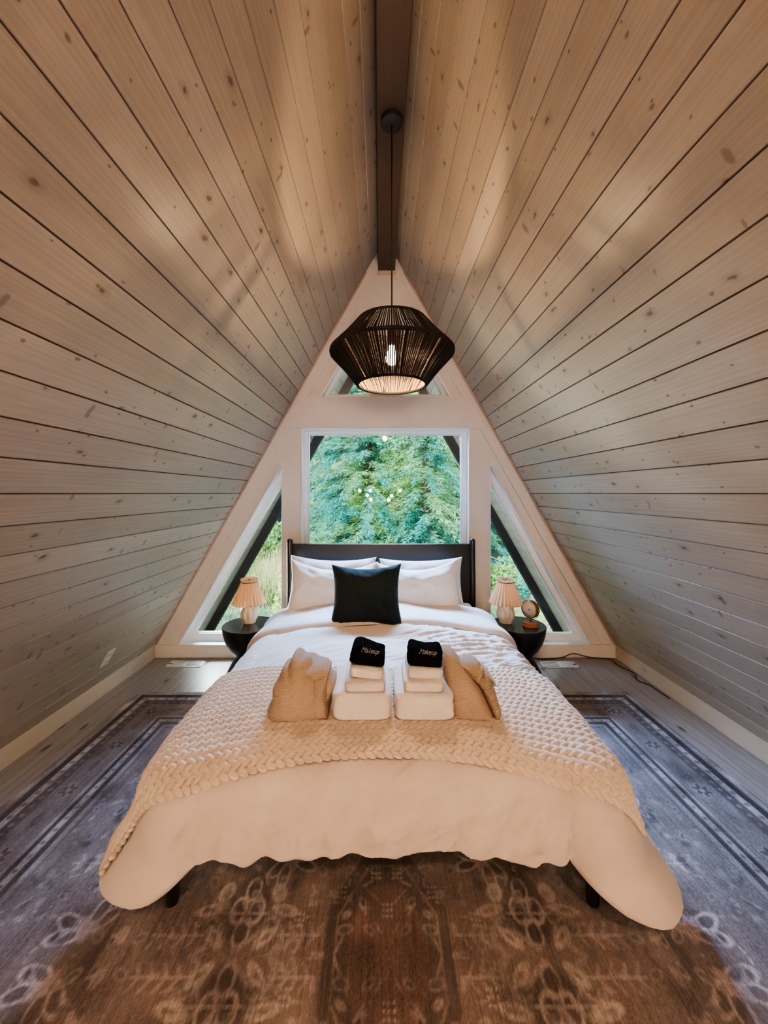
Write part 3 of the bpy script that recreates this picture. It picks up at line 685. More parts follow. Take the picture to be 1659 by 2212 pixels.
def duvet():
    n = 800; s = np.linspace(0, LT, n)
    md, mt = 58, 60
    dl = drape_len(s)
    D = np.linspace(0, 1, md)[None] * dl[:, None]
    P = outer_pt(np.repeat(s[:, None], md, 1).ravel(), D.ravel()).reshape(n, md, 3)
    # rolled hem: half a turn inwards, then up inside
    x, y, nx, ny = path(s); N = np.stack((nx, ny, 0 * nx), -1)
    end = P[:, -1]; rr = 0.021
    roll = [end - N * rr * (1 - math.cos(a)) - np.array((0, 0, rr * math.sin(a))) for a in np.linspace(0.3, PI, 8)]
    last = roll[-1]
    up = [last - N * (0.03 * k) + np.array((0, 0, 0.05 * k)) for k in (1, 2, 3)]
    P = np.concatenate((P, np.stack(roll + up, 1)), 1)
    # top: from the edge in to a spine
    spx = np.clip(x * 0.0, -1, 1); spy = np.clip(y, YF + 0.62, 9)
    t_ = np.linspace(0, 1, mt)[1:][::-1]
    tx = x[:, None] * (1 - t_) + spx[:, None] * t_; ty = y[:, None] * (1 - t_) + spy[:, None] * t_
    T = np.stack((BX + tx, ty, ztop(tx, ty)), -1)
    P = np.concatenate((T, P), 1)
    V, Fc = grid(P, flip=False)
    V = V.copy()
    for i in range(len(V)):                                            # rumples
        px, py, pz = V[i]
        a = noise.noise(Vector((px * 3.2 + 7, py * 3.2, pz * 3))) * 0.010 + noise.noise(Vector((px * 7 + 7, py * 5, pz * 5))) * 0.004
        # fine diagonal creases on the right half of the top and the front drop
        k = py - px * 0.55
        w1 = max(0.0, min(1.0, (px + 0.10) / 0.35)) * max(0.0, min(1.0, (py - 1.66) / 0.1)) * max(0.0, min(1.0, (2.50 - py) / 0.2))
        w0 = 0.30 * max(0.0, min(1.0, (2.50 - py) / 0.2))
        ns = noise.noise(Vector((k * 17, (px + py * 0.5) * 3.2, 3.1))); ns2 = noise.noise(Vector((k * 34 + 4, (px + py * 0.3) * 6.0, 9.1)))
        if pz > 0.50: a += max(w1, w0) * (0.015 * rg(ns) + 0.008 * rg(ns2))
        if pz < 0.55:
            g1 = min(1, (0.55 - pz) / 0.15) * min(1, max(0.15, (pz - 0.30) / 0.08))
            q = px * 0.85 - pz * 0.9
            n1 = noise.noise(Vector((px * 7.5 - pz * 1.5, pz * 2.2, 1.0))); n2 = noise.noise(Vector((q * 19, (px + pz) * 3, 5.0))); n3 = noise.noise(Vector((q * 9 + 3, (px + pz) * 2.2, 15.0)))
            w2 = 0.35 + 0.65 * max(0.0, min(1.0, (px + 0.30) / 0.35))
            a += g1 * (0.016 * rg(n1) + w2 * (0.020 * rg(n3) + 0.009 * rg(n2)))
            near = max(0.0, 1 - abs(pz - 0.36) / 0.08); n4 = noise.noise(Vector((px * 24, pz * 4, 25.0))); a += 0.006 * near * rg(n4) * g1
        if pz < 0.52:
            V[i, 1] -= a * 1.0
        else: V[i, 2] += a
    o = mesh('duvet', V, Fc, M['linen'], None, True, (BX, 2.0, 0.5))
    # the turned-down band by the pillows
    ss = LEN_S - (np.linspace(2.43, 2.87, 26) - YF - RC)                # left positions
    rows = []
    Yb = np.linspace(2.40, 2.88, 30)
    for k, yb in enumerate(Yb):
        f = k / (len(Yb) - 1)
        th_ = 0.030 * (1 - max(0, 1 - f / 0.10) ** 2) ** 0.5 if f < 0.10 else 0.030
        th_ = max(th_, 0.002) + 0.006 * math.sin(9 * f)
        sl = np.array([YHD - yb]); sr = LT - sl
        d = np.linspace(0, 0.30, 26)
        Lp = outer_pt(np.repeat(sl, 26), d); Rp = outer_pt(np.repeat(sr, 26), d)
        xs = np.linspace(-W0, W0, 70)[1:-1]; wob = 0.014 * np.sin(xs * 4 + 0.5) + 0.006 * np.sin(xs * 13)
        T = np.stack((BX + xs, yb + wob * (1 - f), ztop(xs, yb) + th_), -1)
        Lp = Lp + np.stack((-np.sin(np.clip(d / 0.145, 0, PI/2)) * th_, 0 * d, np.cos(np.clip(d / 0.145, 0, PI/2)) * th_), -1)
        Rp = Rp + np.stack((np.sin(np.clip(d / 0.145, 0, PI/2)) * th_, 0 * d, np.cos(np.clip(d / 0.145, 0, PI/2)) * th_), -1)
        rows.append(np.concatenate((Lp[::-1], T, Rp), 0))
    P = np.stack(rows, 0)
    P[..., 2] += 0.004 * np.sin(P[..., 0] * 14 + P[..., 1] * 9) * (P[..., 2] > 0.5)
    V, Fc = grid(P)
    mesh('fold', V, Fc, M['linen'], o, True)
    return tag(o, 'white linen duvet drooping over the foot of the black bed', 'duvet')
DUV = duvet()

# ---- chunky knit throw: rows of plump V stitches following the duvet
def knit():
    rows, pitch, rw = 19, 0.0285, 0.0275
    SA, SB = 0.415, 0.26                                               # how far it hangs on the left / right
    ua = W0 - RC
    def surf(u, v):
        """u across the bed (0 = centre), v from the front edge back"""
        r_ = np.clip(np.abs(u) / ua, 0, 1); f_ = np.clip(v / 0.53, 0, 1)
        ys = 1.243 + v + r_ ** 2 * (-0.055 * (1 - f_) + 0.10 * f_)
        dx = np.maximum(np.abs(u) - ua, 0); dy = YF + RC - ys             # beyond the corner centre, as if the sheet lay flat
        rho = np.where(dy > 0, np.hypot(dx, dy), dx)
        th = np.where(dy > 0, np.arctan2(np.maximum(dy, 1e-9), np.maximum(dx, 1e-9)), 0)
        s_ = np.where(dx > 0, np.where(dy > 0, LEN_S + RC * np.minimum(th, PI / 2 - 1e-6), LEN_S + dy), LEN_S + LEN_A + ua - np.abs(u))
        s_ = np.where(u > 0, LT - s_, s_); s_ = np.where((dx <= 0) & (u > 0), LT - (LEN_S + LEN_A + ua - u), s_)
        O = outer_pt(s_, np.maximum(rho - RC, 0))
        T = np.stack((BX + u, ys, ztop(u, ys)), -1)
        return np.where((rho > RC)[:, None], O, T)
    def frame(u, v, w_):
        e_ = 0.004
        p = surf(u, v); du = surf(u + e_, v) - surf(u - e_, v); dv = surf(u, v + e_) - surf(u, v - e_)
        n = np.cross(du, dv); n /= np.linalg.norm(n, axis=1)[:, None] + 1e-9
        return p + n * w_[:, None]
    # one stitch lobe (plump, slightly pointed bean)
    ns, nr = 11, 8; T_ = []
    for i in range(ns):
        f = i / (ns - 1); r_ = 0.0098 * (math.sin(PI * (0.06 + 0.88 * f)) ** 0.6) if 0 < i < ns - 1 else 0.0005
        for k in range(nr):
            a = 2 * PI * k / nr
            T_.append(((f - 0.5) * 0.046, math.cos(a) * r_ * 0.84, math.sin(a) * r_ * 1.05))
    T_ = np.array(T_); nT = len(T_)
    fa = []
    for i in range(ns - 1):
        for k in range(nr): fa.append((i * nr + k, i * nr + (k + 1) % nr, (i + 1) * nr + (k + 1) % nr, (i + 1) * nr + k))
    fa.append(tuple(range(nr))[::-1]); fa.append(tuple((ns - 1) * nr + k for k in range(nr)))
    fa4 = [f for f in fa if len(f) == 4]
    Us, Vs, Ws, faces, cnt = [], [], [], [], 0
    rj = random.Random(3)
    for j in range(rows):
        u = -(W0 + SA) + rj.uniform(0, 0.01) + 0.012 * math.sin(j * 1.1); uend = W0 + SB + 0.012 * math.sin(j * 0.7)
        while u < uend:
            for sg in (-1, 1):
                a = sg * 0.44 + rj.uniform(-0.05, 0.05); sc_ = rj.uniform(0.96, 1.1)
                c, q = math.cos(a), math.sin(a)
                x_, y_, z_ = T_[:, 0] * sc_, T_[:, 1] * sc_, T_[:, 2] * sc_
                uu = x_ * c - y_ * q; vv = x_ * q + y_ * c
                Us.append(u + uu); Vs.append((j + 0.5) * rw + sg * rw * 0.25 + vv); Ws.append(z_ + 0.012 + 0.010 * T_[:, 0] / 0.046 + 0.004)
                faces.append(np.array(fa4) + cnt); cnt += nT
            u += pitch
    U, Vv, Wn = np.concatenate(Us), np.concatenate(Vs), np.concatenate(Ws)
    P = frame(U, Vv, Wn)
    # backing layer that closes the holes
    gu = np.linspace(-(W0 + SA) + 0.012, W0 + SB - 0.012, 130); gv = np.linspace(0.008, rows * rw - 0.006, 24)
    GU, GV = np.meshgrid(gu, gv, indexing='ij')
    B = frame(GU.ravel(), GV.ravel(), np.full(GU.size, 0.0045)).reshape(130, 24, 3)
    bv, bf = grid(B)
    V = np.concatenate((P, bv)); Fc = np.concatenate(faces + [bf + len(P)])
    o = mesh('knit_throw', V, Fc, M['wool'], None, True, (BX, 1.55, 0.6))
    tag(o, 'cream chunky knit throw laid across the foot of the duvet', 'throw blanket')
    return surf
KS = knit()
def bedtop(x, y): return float(ztop(np.array([x - BX]), np.array([y]))[0])

# ---- pillows
def pillow(name, w, h, t_, mat, loc, tilt, yaw=0, roll=0, n=40, pinch=0.085, seed=1, label='', group=None, cat='pillow', edge=0.0, sag=0.0):
    a = np.linspace(-1, 1, n); a = np.sin(a * PI / 2) * 0.4 + a * 0.6
    U, W = np.meshgrid(a, a, indexing='ij')
    x = w / 2 * U * (1 - pinch * (1 - W ** 2)); z = h / 2 * W * (1 - pinch * (1 - U ** 2)) - sag * (1 - U ** 2) * (W > 0) * W
    th = t_ / 2 * ((1 - np.abs(U) ** 3.0) * (1 - np.abs(W) ** 3.0)) ** 0.62
    wr = np.array([[noise.noise(Vector((u * 3 + seed, v * 3, seed))) for v in a] for u in a]) * 0.012 + np.array([[0.4 - abs(noise.noise(Vector((u * 5 + v * 3 + seed, (v - u) * 1.5, seed + 3)))) for v in a] for u in a]) * 0.010
    e_ = np.minimum(1, th / (t_ * 0.15))
    Pf = np.stack((x, -th - wr * e_, z), -1); Pb = np.stack((x, th + 0 * z, z), -1)
    V1, F1 = grid(Pf); V2, F2 = grid(Pb, flip=True)
    V = np.concatenate((V1, V2)); Fc = np.concatenate((F1, F2 + len(V1)))
    o = mesh(name, V, Fc, mat, None, True)
    o.rotation_euler = (tilt, roll, yaw); o.location = loc
    bm_merge(o)
    return tag(o, label, cat, group)
def bm_merge(o, d=1e-5):
    import bmesh
    bm = bmesh.new(); bm.from_mesh(o.data); bmesh.ops.remove_doubles(bm, verts=bm.verts, dist=d); bmesh.ops.recalc_face_normals(bm, faces=bm.faces)
    bm.to_mesh(o.data); bm.free()
g = 'bed pillows against the headboard'
pillow('pillow', 0.70, 0.44, 0.16, M['pillow'], (-0.385, 3.085, 0.728), math.radians(-14), 0.0, math.radians(1.5), seed=2, group=g, label='back left white pillow leaning on the headboard, only its top showing', sag=0.02)
pillow('pillow', 0.68, 0.44, 0.16, M['pillow'], (0.335, 3.085, 0.715), math.radians(-14), 0.0, math.radians(-1), seed=3, group=g, label='back right white pillow leaning on the headboard, only its top showing', sag=0.01)
pillow('pillow', 0.68, 0.46, 0.17, M['pillow'], (-0.36, 2.895, 0.722), math.radians(-20), 0.0, math.radians(2), seed=4, group=g, label='front left white pillow standing behind the dark cushion', sag=0.06)
pillow('pillow', 0.64, 0.46, 0.17, M['pillow'], (0.285, 2.895, 0.722), math.radians(-20), 0.0, math.radians(-2), seed=5, group=g, label='front right white pillow standing behind the dark cushion', sag=0.06)
cu = pillow('cushion', 0.475, 0.425, 0.17, M['velvet'], (-0.090, 2.515, 0.785), math.radians(-27), 0.0, math.radians(-0.8), seed=6, pinch=0.125, label='square black green velvet cushion propped on the white pillows', cat='cushion', sag=0.012)

# ---- folded towels
def slab(w, d, h, layers, seed, n=26):
    """folded towel: stacked rounded layers folded at the front; base centred at the origin"""
    mb_V, mb_F, cnt = [], [], 0
    lh = h / layers; rj = random.Random(seed)
    for L in range(layers):
        ww = w / 2 * (1 - 0.012 * rj.random()); dd = d / 2 * (1 - 0.02 * rj.random())
        a = np.linspace(0, 2 * PI, 64, endpoint=False); b = np.sign(np.linspace(-1, 1, 25)) * (np.abs(np.linspace(-1, 1, 25)) ** 1.6) * PI / 2
        A, B = np.meshgrid(a, b, indexing='ij')
        f = lambda c, p: np.sign(c) * np.abs(c) ** p
        rp = f(np.cos(B), 0.28); zz = f(np.sin(B), 0.42)
        x = ww * f(np.cos(A), 0.22) * (0.90 + 0.10 * rp) * np.minimum(1, rp + 0.0); y = dd * f(np.sin(A), 0.22) * np.minimum(1, rp)
        z = lh * (L + 0.5) + zz * lh * 0.52
        side_ = np.abs(np.cos(A)) ** 3; x = x * (1 - 0.05 * side_ * (0.5 + 0.5 * np.cos(z / h * 2 * PI * 3.0)) ** 2 * (np.abs(zz) < 0.93))
        wob = np.vectorize(lambda p, q, r: noise.noise(Vector((p * 14 + seed, q * 14, r * 22 + L))))(x, y, z)
        P = np.stack((x + wob * 0.004, y + wob * 0.003, z + wob * 0.003 * (z > 0.01)), -1)
        V, Fc = grid(P, wrapu=True)
        mb_V.append(V); mb_F.append(Fc + cnt); cnt += len(V)
    return np.concatenate(mb_V), np.concatenate(mb_F)
def place(name, VF, mat, loc, rz=0, rx=0, ry=0, label='', cat='towel', group=None):
    V, Fc = VF
    o = mesh(name, V, Fc, mat, None, True); o.location = loc; o.rotation_euler = (rx, ry, rz)
    return tag(o, label, cat, group)
YT = 1.485
hb = 0.645
tw = [(-0.067, 'left', 21), (0.160, 'right', 31)]
for i, (x, nm, sd) in enumerate(tw):
    other = 'the left black roll' if i == 0 else 'the right black roll'
    place('bath_towel', slab(0.218, 0.27, 0.101, 1, sd), M['terry'], (x, YT, hb), (0.02, -0.01)[i], label='large folded white bath towel at the bottom of the %s towel stack' % nm, group='folded bath towels')
    place('hand_towel', slab((0.152, 0.148)[i], 0.20, 0.042, 1, sd + 1), M['terry'], (x + (0.012, -0.002)[i], YT - 0.026, hb + 0.100), (0.03, -0.03)[i], label='middle white hand towel of the %s stack, between bath towel and washcloth' % nm, group='folded hand towels')
    place('washcloth', slab((0.125, 0.128)[i], 0.155, 0.040, 1, sd + 2), M['terry'], (x + (0.016, 0.0)[i], YT - 0.034, hb + 0.141), 0.0, 0, (0.10, 0.03)[i], label='small white washcloth of the %s stack, just under the black cloth' % nm, group='folded washcloths')
    rt = empty('makeup_cloth', (x + (0.018, 0.003)[i], YT - 0.050, hb + 0.180 + 0.005 * (1 - i)), 'black folded makeup cloth with pale script on top of the %s towel stack' % nm, 'cloth', 'black makeup cloths')
    V, Fc = slab(0.128, 0.105, 0.062, 1, sd + 3)
    ty = (0.14, 0.10)[i]
    V = V.copy(); bumpx = V[:, 0] / 0.068
    V[:, 2] += (0.007 * np.cos(bumpx * 3.0 + (1.2, 0.0)[i]) * (-1 if i else 1)) * (V[:, 2] > 0.025)
    V[:, 0] *= 1 - 0.9 * (V[:, 2] - 0.025) * (1, 1)[i]
    o = mesh('cloth', V + np.array(wloc(rt)), Fc, M['blackterry'], rt, True)
    cu_ = bpy.data.curves.new('lettering', 'FONT'); cu_.body = 'Makeup'; cu_.size = 0.022; cu_.shear = 0.45; cu_.align_x = 'CENTER'; cu_.offset = -0.0001; cu_.extrude = 0.0006
    tmp = bpy.data.objects.new('tmp_text', cu_); COL.objects.link(tmp)
    dg = bpy.context.evaluated_depsgraph_get(); me = bpy.data.meshes.new_from_object(tmp.evaluated_get(dg)); bpy.data.objects.remove(tmp)
    vs = np.array([v.co[:] for v in me.vertices])
    # lay the stitches on the rounded front top edge of the cloth
    from mathutils.bvhtree import BVHTree
    bv_ = BVHTree.FromPolygons([tuple(q) for q in V], [tuple(map(int, q)) for q in Fc]); w_ = []
    dirv = Vector((0, 0.80, -0.60)); upv = Vector((0, 0.60, 0.80))
    for a, b, c in vs:
        src = Vector((a * 0.92 + 0.004, -0.0525, 0.046)) + upv * (b + 0.004) - dirv * 0.2
        hit = bv_.ray_cast(src, dirv)
        p = hit[0] if hit[0] else src + dirv * 0.2
        w_.append(tuple(p + (hit[1] if hit[0] else -dirv) * (0.0022 + c)))
    me.vertices.foreach_set('co', np.array(w_).ravel()); me.materials.append(M['thread'])
    tx = bpy.data.objects.new('lettering', me); COL.objects.link(tx); tx.parent = rt; tx['label'] = 'pale script embroidery'
    rt.rotation_euler = (0, ty, (0.0, -0.02)[i])

# ---- folded robes
def star(pts, n):
    pts = [Vector(p) for p in pts] ; pts.append(pts[0]); out = []
    L = [0]
    for a, b in zip(pts, pts[1:]): L.append(L[-1] + (b - a).length)
    for i in range(n):
        s = L[-1] * i / n; k = max(j for j in range(len(L) - 1) if L[j] <= s + 1e-9)
        f = (s - L[k]) / max(1e-9, L[k+1] - L[k]); out.append(pts[k].lerp(pts[k+1], f))
    # light smoothing keeps corners soft
    for _ in range(2): out = [(out[i-1] + out[i] * 2 + out[(i+1) % n]) / 4 for i in range(n)]
    return out
def puff(name, outline, y0, depth, lean, parent, mat, seed, k=2.6, nr=22, n=150, dome=0.0, bulge_back=True, wr=0.006, dirs=(1.0, 0.4), weave=0.0, center=None):
    """cloth form: outline in xz (world), rounded front at y0, thickness depth, leaning back"""
    o = star(outline, n); c = Vector(center) if center else sum(o, Vector((0, 0))) / n
    P = []
    rads = [math.sin(PI / 2 * i / nr) for i in range(nr + 1)]
    zb = min(q.y for q in o)
    def ring(r, sgn):
        row = []
        for q in o:
            p = c + (q - c) * r
            th = (1 - r ** k) ** (1 / k)
            y = y0 + depth / 2 - sgn * depth / 2 * th + (p.y - zb) * lean
            m = noise.noise(Vector((p.x * 14 * dirs[0] + p.y * 10 + seed, p.y * 9 * dirs[1], seed * 1.7))); f = 0.35 - abs(noise.noise(Vector((p.x * 20 + p.y * 14 * dirs[1] + seed, p.x * 4 - p.y * 5, seed + 5.0))))
            if sgn > 0: y -= (m * wr + f * wr) * th
            row.append((p.x, y, p.y))
        return row
    for r in rads: P.append(ring(r, 1))
    for r in rads[::-1][1:]: P.append(ring(r, -1))
    P = np.array(P)
    V, Fc = grid(P, wrapv=True)
    ob = mesh(name, V, Fc, mat, parent, True); bm_merge(ob, 1e-6)
    at_ = ob.data.attributes.new('weave', 'FLOAT_VECTOR', 'POINT')
    off = np.array(wloc(parent)); ca, sa = math.cos(weave), math.sin(weave)
    buf = []
    for v in ob.data.vertices:
        X, Y, Z = v.co; X, Z2 = X * ca - (Z + 0.6 * Y) * sa, X * sa + (Z + 0.6 * Y) * ca
        Z2 += 0.02 * math.sin(X * 22 + seed); buf += [X, Z2, 0]
    at_.data.foreach_set('vector', buf)
    return ob
def zpx(px, py, org, depth, zoom):                                       # crop measure -> xz at depth
    return xz(org[0] + px / zoom, org[1] + py / zoom, depth)
YR = 1.36
oL, zL = (560, 1405), 9.217
def Lq(pts, y): return [zpx(a, b, oL, y, zL) for a, b in pts]
rb = empty('robe', (-0.30, 1.55, 0.645), 'tan waffle robe folded into a peaked bundle at the left end of the row', 'robe', 'folded tan robes')
puff('robe_body', Lq([(75, 1330), (140, 1495), (600, 1515), (1120, 1500), (1380, 1420), (1360, 1100), (1330, 760), (1300, 520), (1060, 470), (960, 400), (760, 400), (660, 300), (600, 280), (545, 320), (510, 430), (470, 510), (400, 500), (340, 560), (260, 780), (170, 900), (180, 1100)], YR + 0.02), YR, 0.19, 0.22, rb, M['waffle'], 2.0, k=3.2, weave=-0.25, wr=0.009)
puff('lapel', Lq([(1060, 500), (1380, 440), (1370, 560), (1330, 760), (1330, 950), (1370, 1250), (1375, 1370), (1250, 1370), (1120, 1320), (1060, 1180), (1045, 1000), (1055, 780)], YR + 0.02), YR - 0.016, 0.14, 0.24, rb, M['waffle'], 4.0, k=3.0, weave=0.1, wr=0.005)
puff('collar', Lq([(660, 310), (960, 140), (1010, 130), (1040, 180), (1090, 310), (1060, 420), (900, 430), (760, 420)], YR + 0.10), YR + 0.055, 0.075, 0.22, rb, M['waffle'], 6.0, k=2.4, weave=0.5, wr=0.004)
puff('shoulder_fold', Lq([(900, 390), (1100, 320), (1260, 300), (1320, 360), (1370, 430), (1360, 520), (1080, 540), (990, 480)], YR + 0.06), YR + 0.012, 0.12, 0.22, rb, M['waffle'], 7.0, k=2.6, weave=-0.3, wr=0.005)
puff('sleeve', Lq([(1330, 450), (1420, 480), (1520, 580), (1515, 700), (1470, 860), (1400, 1000), (1370, 1200), (1330, 1200), (1310, 900), (1330, 650)], YR + 0.08), YR + 0.03, 0.13, 0.15, rb, M['waffle'], 9.0, k=2.4, weave=1.2, wr=0.010)
oR, zR = (940, 1405), 9.217
def Rq(pts, y): return [zpx(a, b, oR, y, zR) for a, b in pts]
rb2 = empty('robe', (0.36, 1.55, 0.645), 'tan waffle robe folded with a crossed neckline at the right end of the row', 'robe', 'folded tan robes')
puff('robe_body', Rq([(330, 1060), (360, 1440), (700, 1490), (1160, 1500), (1235, 1460), (1200, 1330), (1060, 1030), (960, 850), (820, 640), (690, 500), (500, 310), (460, 250), (320, 200), (290, 190), (245, 250), (210, 350), (215, 480), (250, 700), (290, 900)], YR + 0.02), YR, 0.18, 0.22, rb2, M['waffle'], 12.0, k=3.2, weave=0.08, wr=0.007)
puff('front_flap', Rq([(900, 700), (1060, 720), (1180, 740), (1260, 900), (1300, 1080), (1355, 1240), (1340, 1360), (1300, 1420), (1220, 1410), (1120, 1180), (990, 880)], YR + 0.03), YR + 0.004, 0.16, 0.22, rb2, M['waffle'], 14.0, k=2.8, weave=-0.1, wr=0.006)
puff('shoulder_fold', Rq([(820, 600), (960, 420), (1080, 440), (1090, 520), (1080, 720), (1000, 780), (900, 740)], YR + 0.06), YR + 0.020, 0.13, 0.22, rb2, M['waffle'], 15.0, k=2.6, weave=0.2, wr=0.006)
puff('inner_collar', Rq([(470, 280), (600, 250), (640, 250), (760, 225), (860, 230), (900, 280), (970, 360), (960, 420), (820, 600), (740, 560), (640, 460), (560, 400)], YR + 0.08), YR + 0.035, 0.12, 0.20, rb2, M['waffle'], 16.0, k=2.2, weave=0.9, wr=0.014)
puff('neck_fold', Rq([(770, 560), (900, 330), (960, 330), (970, 390), (900, 500), (820, 620)], YR + 0.06), YR + 0.028, 0.05, 0.22, rb2, M['waffle'], 18.0, k=2.4, weave=0.7, wr=0.003)
puff('sleeve', Rq([(120, 620), (210, 570), (260, 700), (300, 1000), (300, 1120), (250, 1010), (190, 920), (160, 760)], YR + 0.09), YR + 0.06, 0.10, 0.15, rb2, M['waffle'], 20.0, k=2.4, weave=1.2, wr=0.008)
puff('cuff', Rq([(1060, 500), (1130, 490), (1140, 580), (1200, 640), (1150, 680), (1080, 700)], YR + 0.11), YR + 0.08, 0.08, 0.12, rb2, M['waffle'], 21.0, k=2.4, weave=0.7, wr=0.006)

# ------------------------------------------------------------------ pendant lamp
PX, PY = 0.062, 2.015
pl = empty('pendant_lamp', (PX, PY, 2.02), 'black rope wrapped pendant lamp hanging from the dark ridge beam', 'lamp')
MB().lathe([(0.0, 3.385), (0.048, 3.385), (0.056, 3.390), (0.058, 3.398), (0.058, 3.413), (0.0, 3.413)], (PX, PY, 0), 40).build('canopy', M['iron'], pl, angle=40)
MB().tube([(PX, PY, 3.39), (PX - 0.001, PY, 2.9), (PX, PY, 2.30)], 0.0042, 8).build('cord', M['cord'], pl, smooth=True)
RT, ZT, RM, ZM, RB, ZB2 = 0.178, 2.345, 0.316, 2.187, 0.178, 2.022
def ring(r, z, w_, n=96): return [(PX + r * math.cos(2 * PI * i / n), PY + r * math.sin(2 * PI * i / n), z) for i in range(n)]
b = MB(); b.tube(ring(RT, ZT, 0), 0.0075, 8, True); b.tube(ring(RM, ZM, 0), 0.0100, 8, True); b.tube(ring(RB, ZB2, 0), 0.0075, 8, True)
for i in range(8):
    a = 2 * PI * i / 8 + 0.2
    b.tube([(PX + r * math.cos(a), PY + r * math.sin(a), z) for r, z in ((RT, ZT), (RM, ZM), (RB, ZB2))], 0.004, 6)
for i in range(3):
    a = 2 * PI * i / 3 + 0.5; b.tube([(PX + RT * math.cos(a), PY + RT * math.sin(a), ZT), (PX, PY, ZT - 0.01)], 0.0028, 6)
b.build('wire_frame', M['rope'], pl, smooth=True)
b = MB(); b2 = MB(); b3 = MB(); NS = 168
for i in range(NS):
    a = 2 * PI * (i + R.uniform(-0.2, 0.2)) / NS
    if i % 42 == 20: continue
    da = R.uniform(-0.008, 0.008)
    rr = 0.0042
    up = [(PX + r * math.cos(a + q), PY + r * math.sin(a + q), z) for r, z, q in ((RT + 0.006, ZT, 0), ((RT + RM) / 2 + 0.003, (ZT + ZM) / 2, da), (RM + 0.006, ZM + 0.004, 0))]
    b.tube(up, [0.0026, 0.0033, 0.0043], 5)
    a2 = a + PI / NS
    lo = [(PX + r * math.cos(a2 + q), PY + r * math.sin(a2 + q), z) for r, z, q in ((RM + 0.006, ZM - 0.004, 0), ((RM + RB) / 2 + 0.003, (ZM + ZB2) / 2, da), (RB + 0.005, ZB2 - 0.004, 0))]
    b2.tube(lo, [0.0043, 0.0033, 0.0026], 5)
    b3.tube([(PX + (q.x - PX) * 0.975, PY + (q.y - PY) * 0.975, q.z) for q in map(Vector, lo)], [0.0040, 0.0032, 0.0026], 4)  # added inner layer, its pale colour imitates the bulb's glow inside
b.build('upper_cord_wrap', M['rope'], pl, smooth=True); lw_ = b2.build('lower_cord_wrap', M['rope'], pl, smooth=True); b3.build('lit_inner_cord', M['litcord'], lw_, smooth=True)['label'] = 'added inner cords, coloured pale as if lit by the bulb'
bs_ = MB().lathe([(0.0, 2.31), (0.012, 2.31), (0.021, 2.295), (0.023, 2.235), (0.020, 2.225), (0.0, 2.225)], (PX, PY, 0), 24); bso = bs_.build('bulb_socket', M['socket'], pl, angle=40)
bl = MB().lathe([(0.0, 2.226), (0.014, 2.224), (0.018, 2.205), (0.031, 2.18), (0.034, 2.162), (0.030, 2.142), (0.018, 2.130), (0.0, 2.127)], (PX, PY, 0), 24).build('light_bulb', M['bulb'], bso, smooth=True)
bl['label'] = 'glowing warm bulb'

# ------------------------------------------------------------------ nightstands, lamps, clock
def nightstand(x, y, label):
    o = empty('nightstand', (x, y, 0), label, 'side table', 'black hourglass nightstands')
    prof = [(0.0, 0.0), (0.188, 0.0), (0.190, 0.006), (0.182, 0.04), (0.160, 0.10), (0.128, 0.16), (0.104, 0.198), (0.098, 0.212), (0.100, 0.222)]
    MB().lathe(prof + [(0.0, 0.222)], (x, y, 0), 56).build('flared_foot', M['black'], o, angle=35)
    prof = [(0.0, 0.221), (0.099, 0.221), (0.112, 0.236), (0.146, 0.278), (0.172, 0.330), (0.188, 0.385), (0.1945, 0.425), (0.195, 0.4395)]
    MB().lathe(prof + [(0.0, 0.4395)], (x, y, 0), 56).build('bowl_body', M['black'], o, angle=35)
    MB().lathe([(0.0, 0.439), (0.196, 0.439), (0.197, 0.444), (0.195, 0.449), (0.0, 0.450)], (x, y, 0), 56).build('tabletop', M['blacktop'], o, angle=35)
    return o
NR = (1.066, 2.95); NL = (-1.005, 2.95)
nightstand(NR[0], NR[1], 'black hourglass nightstand right of the bed, holding lamp and clock')
nightstand(NL[0], NL[1], 'black hourglass nightstand left of the bed, holding one lamp')
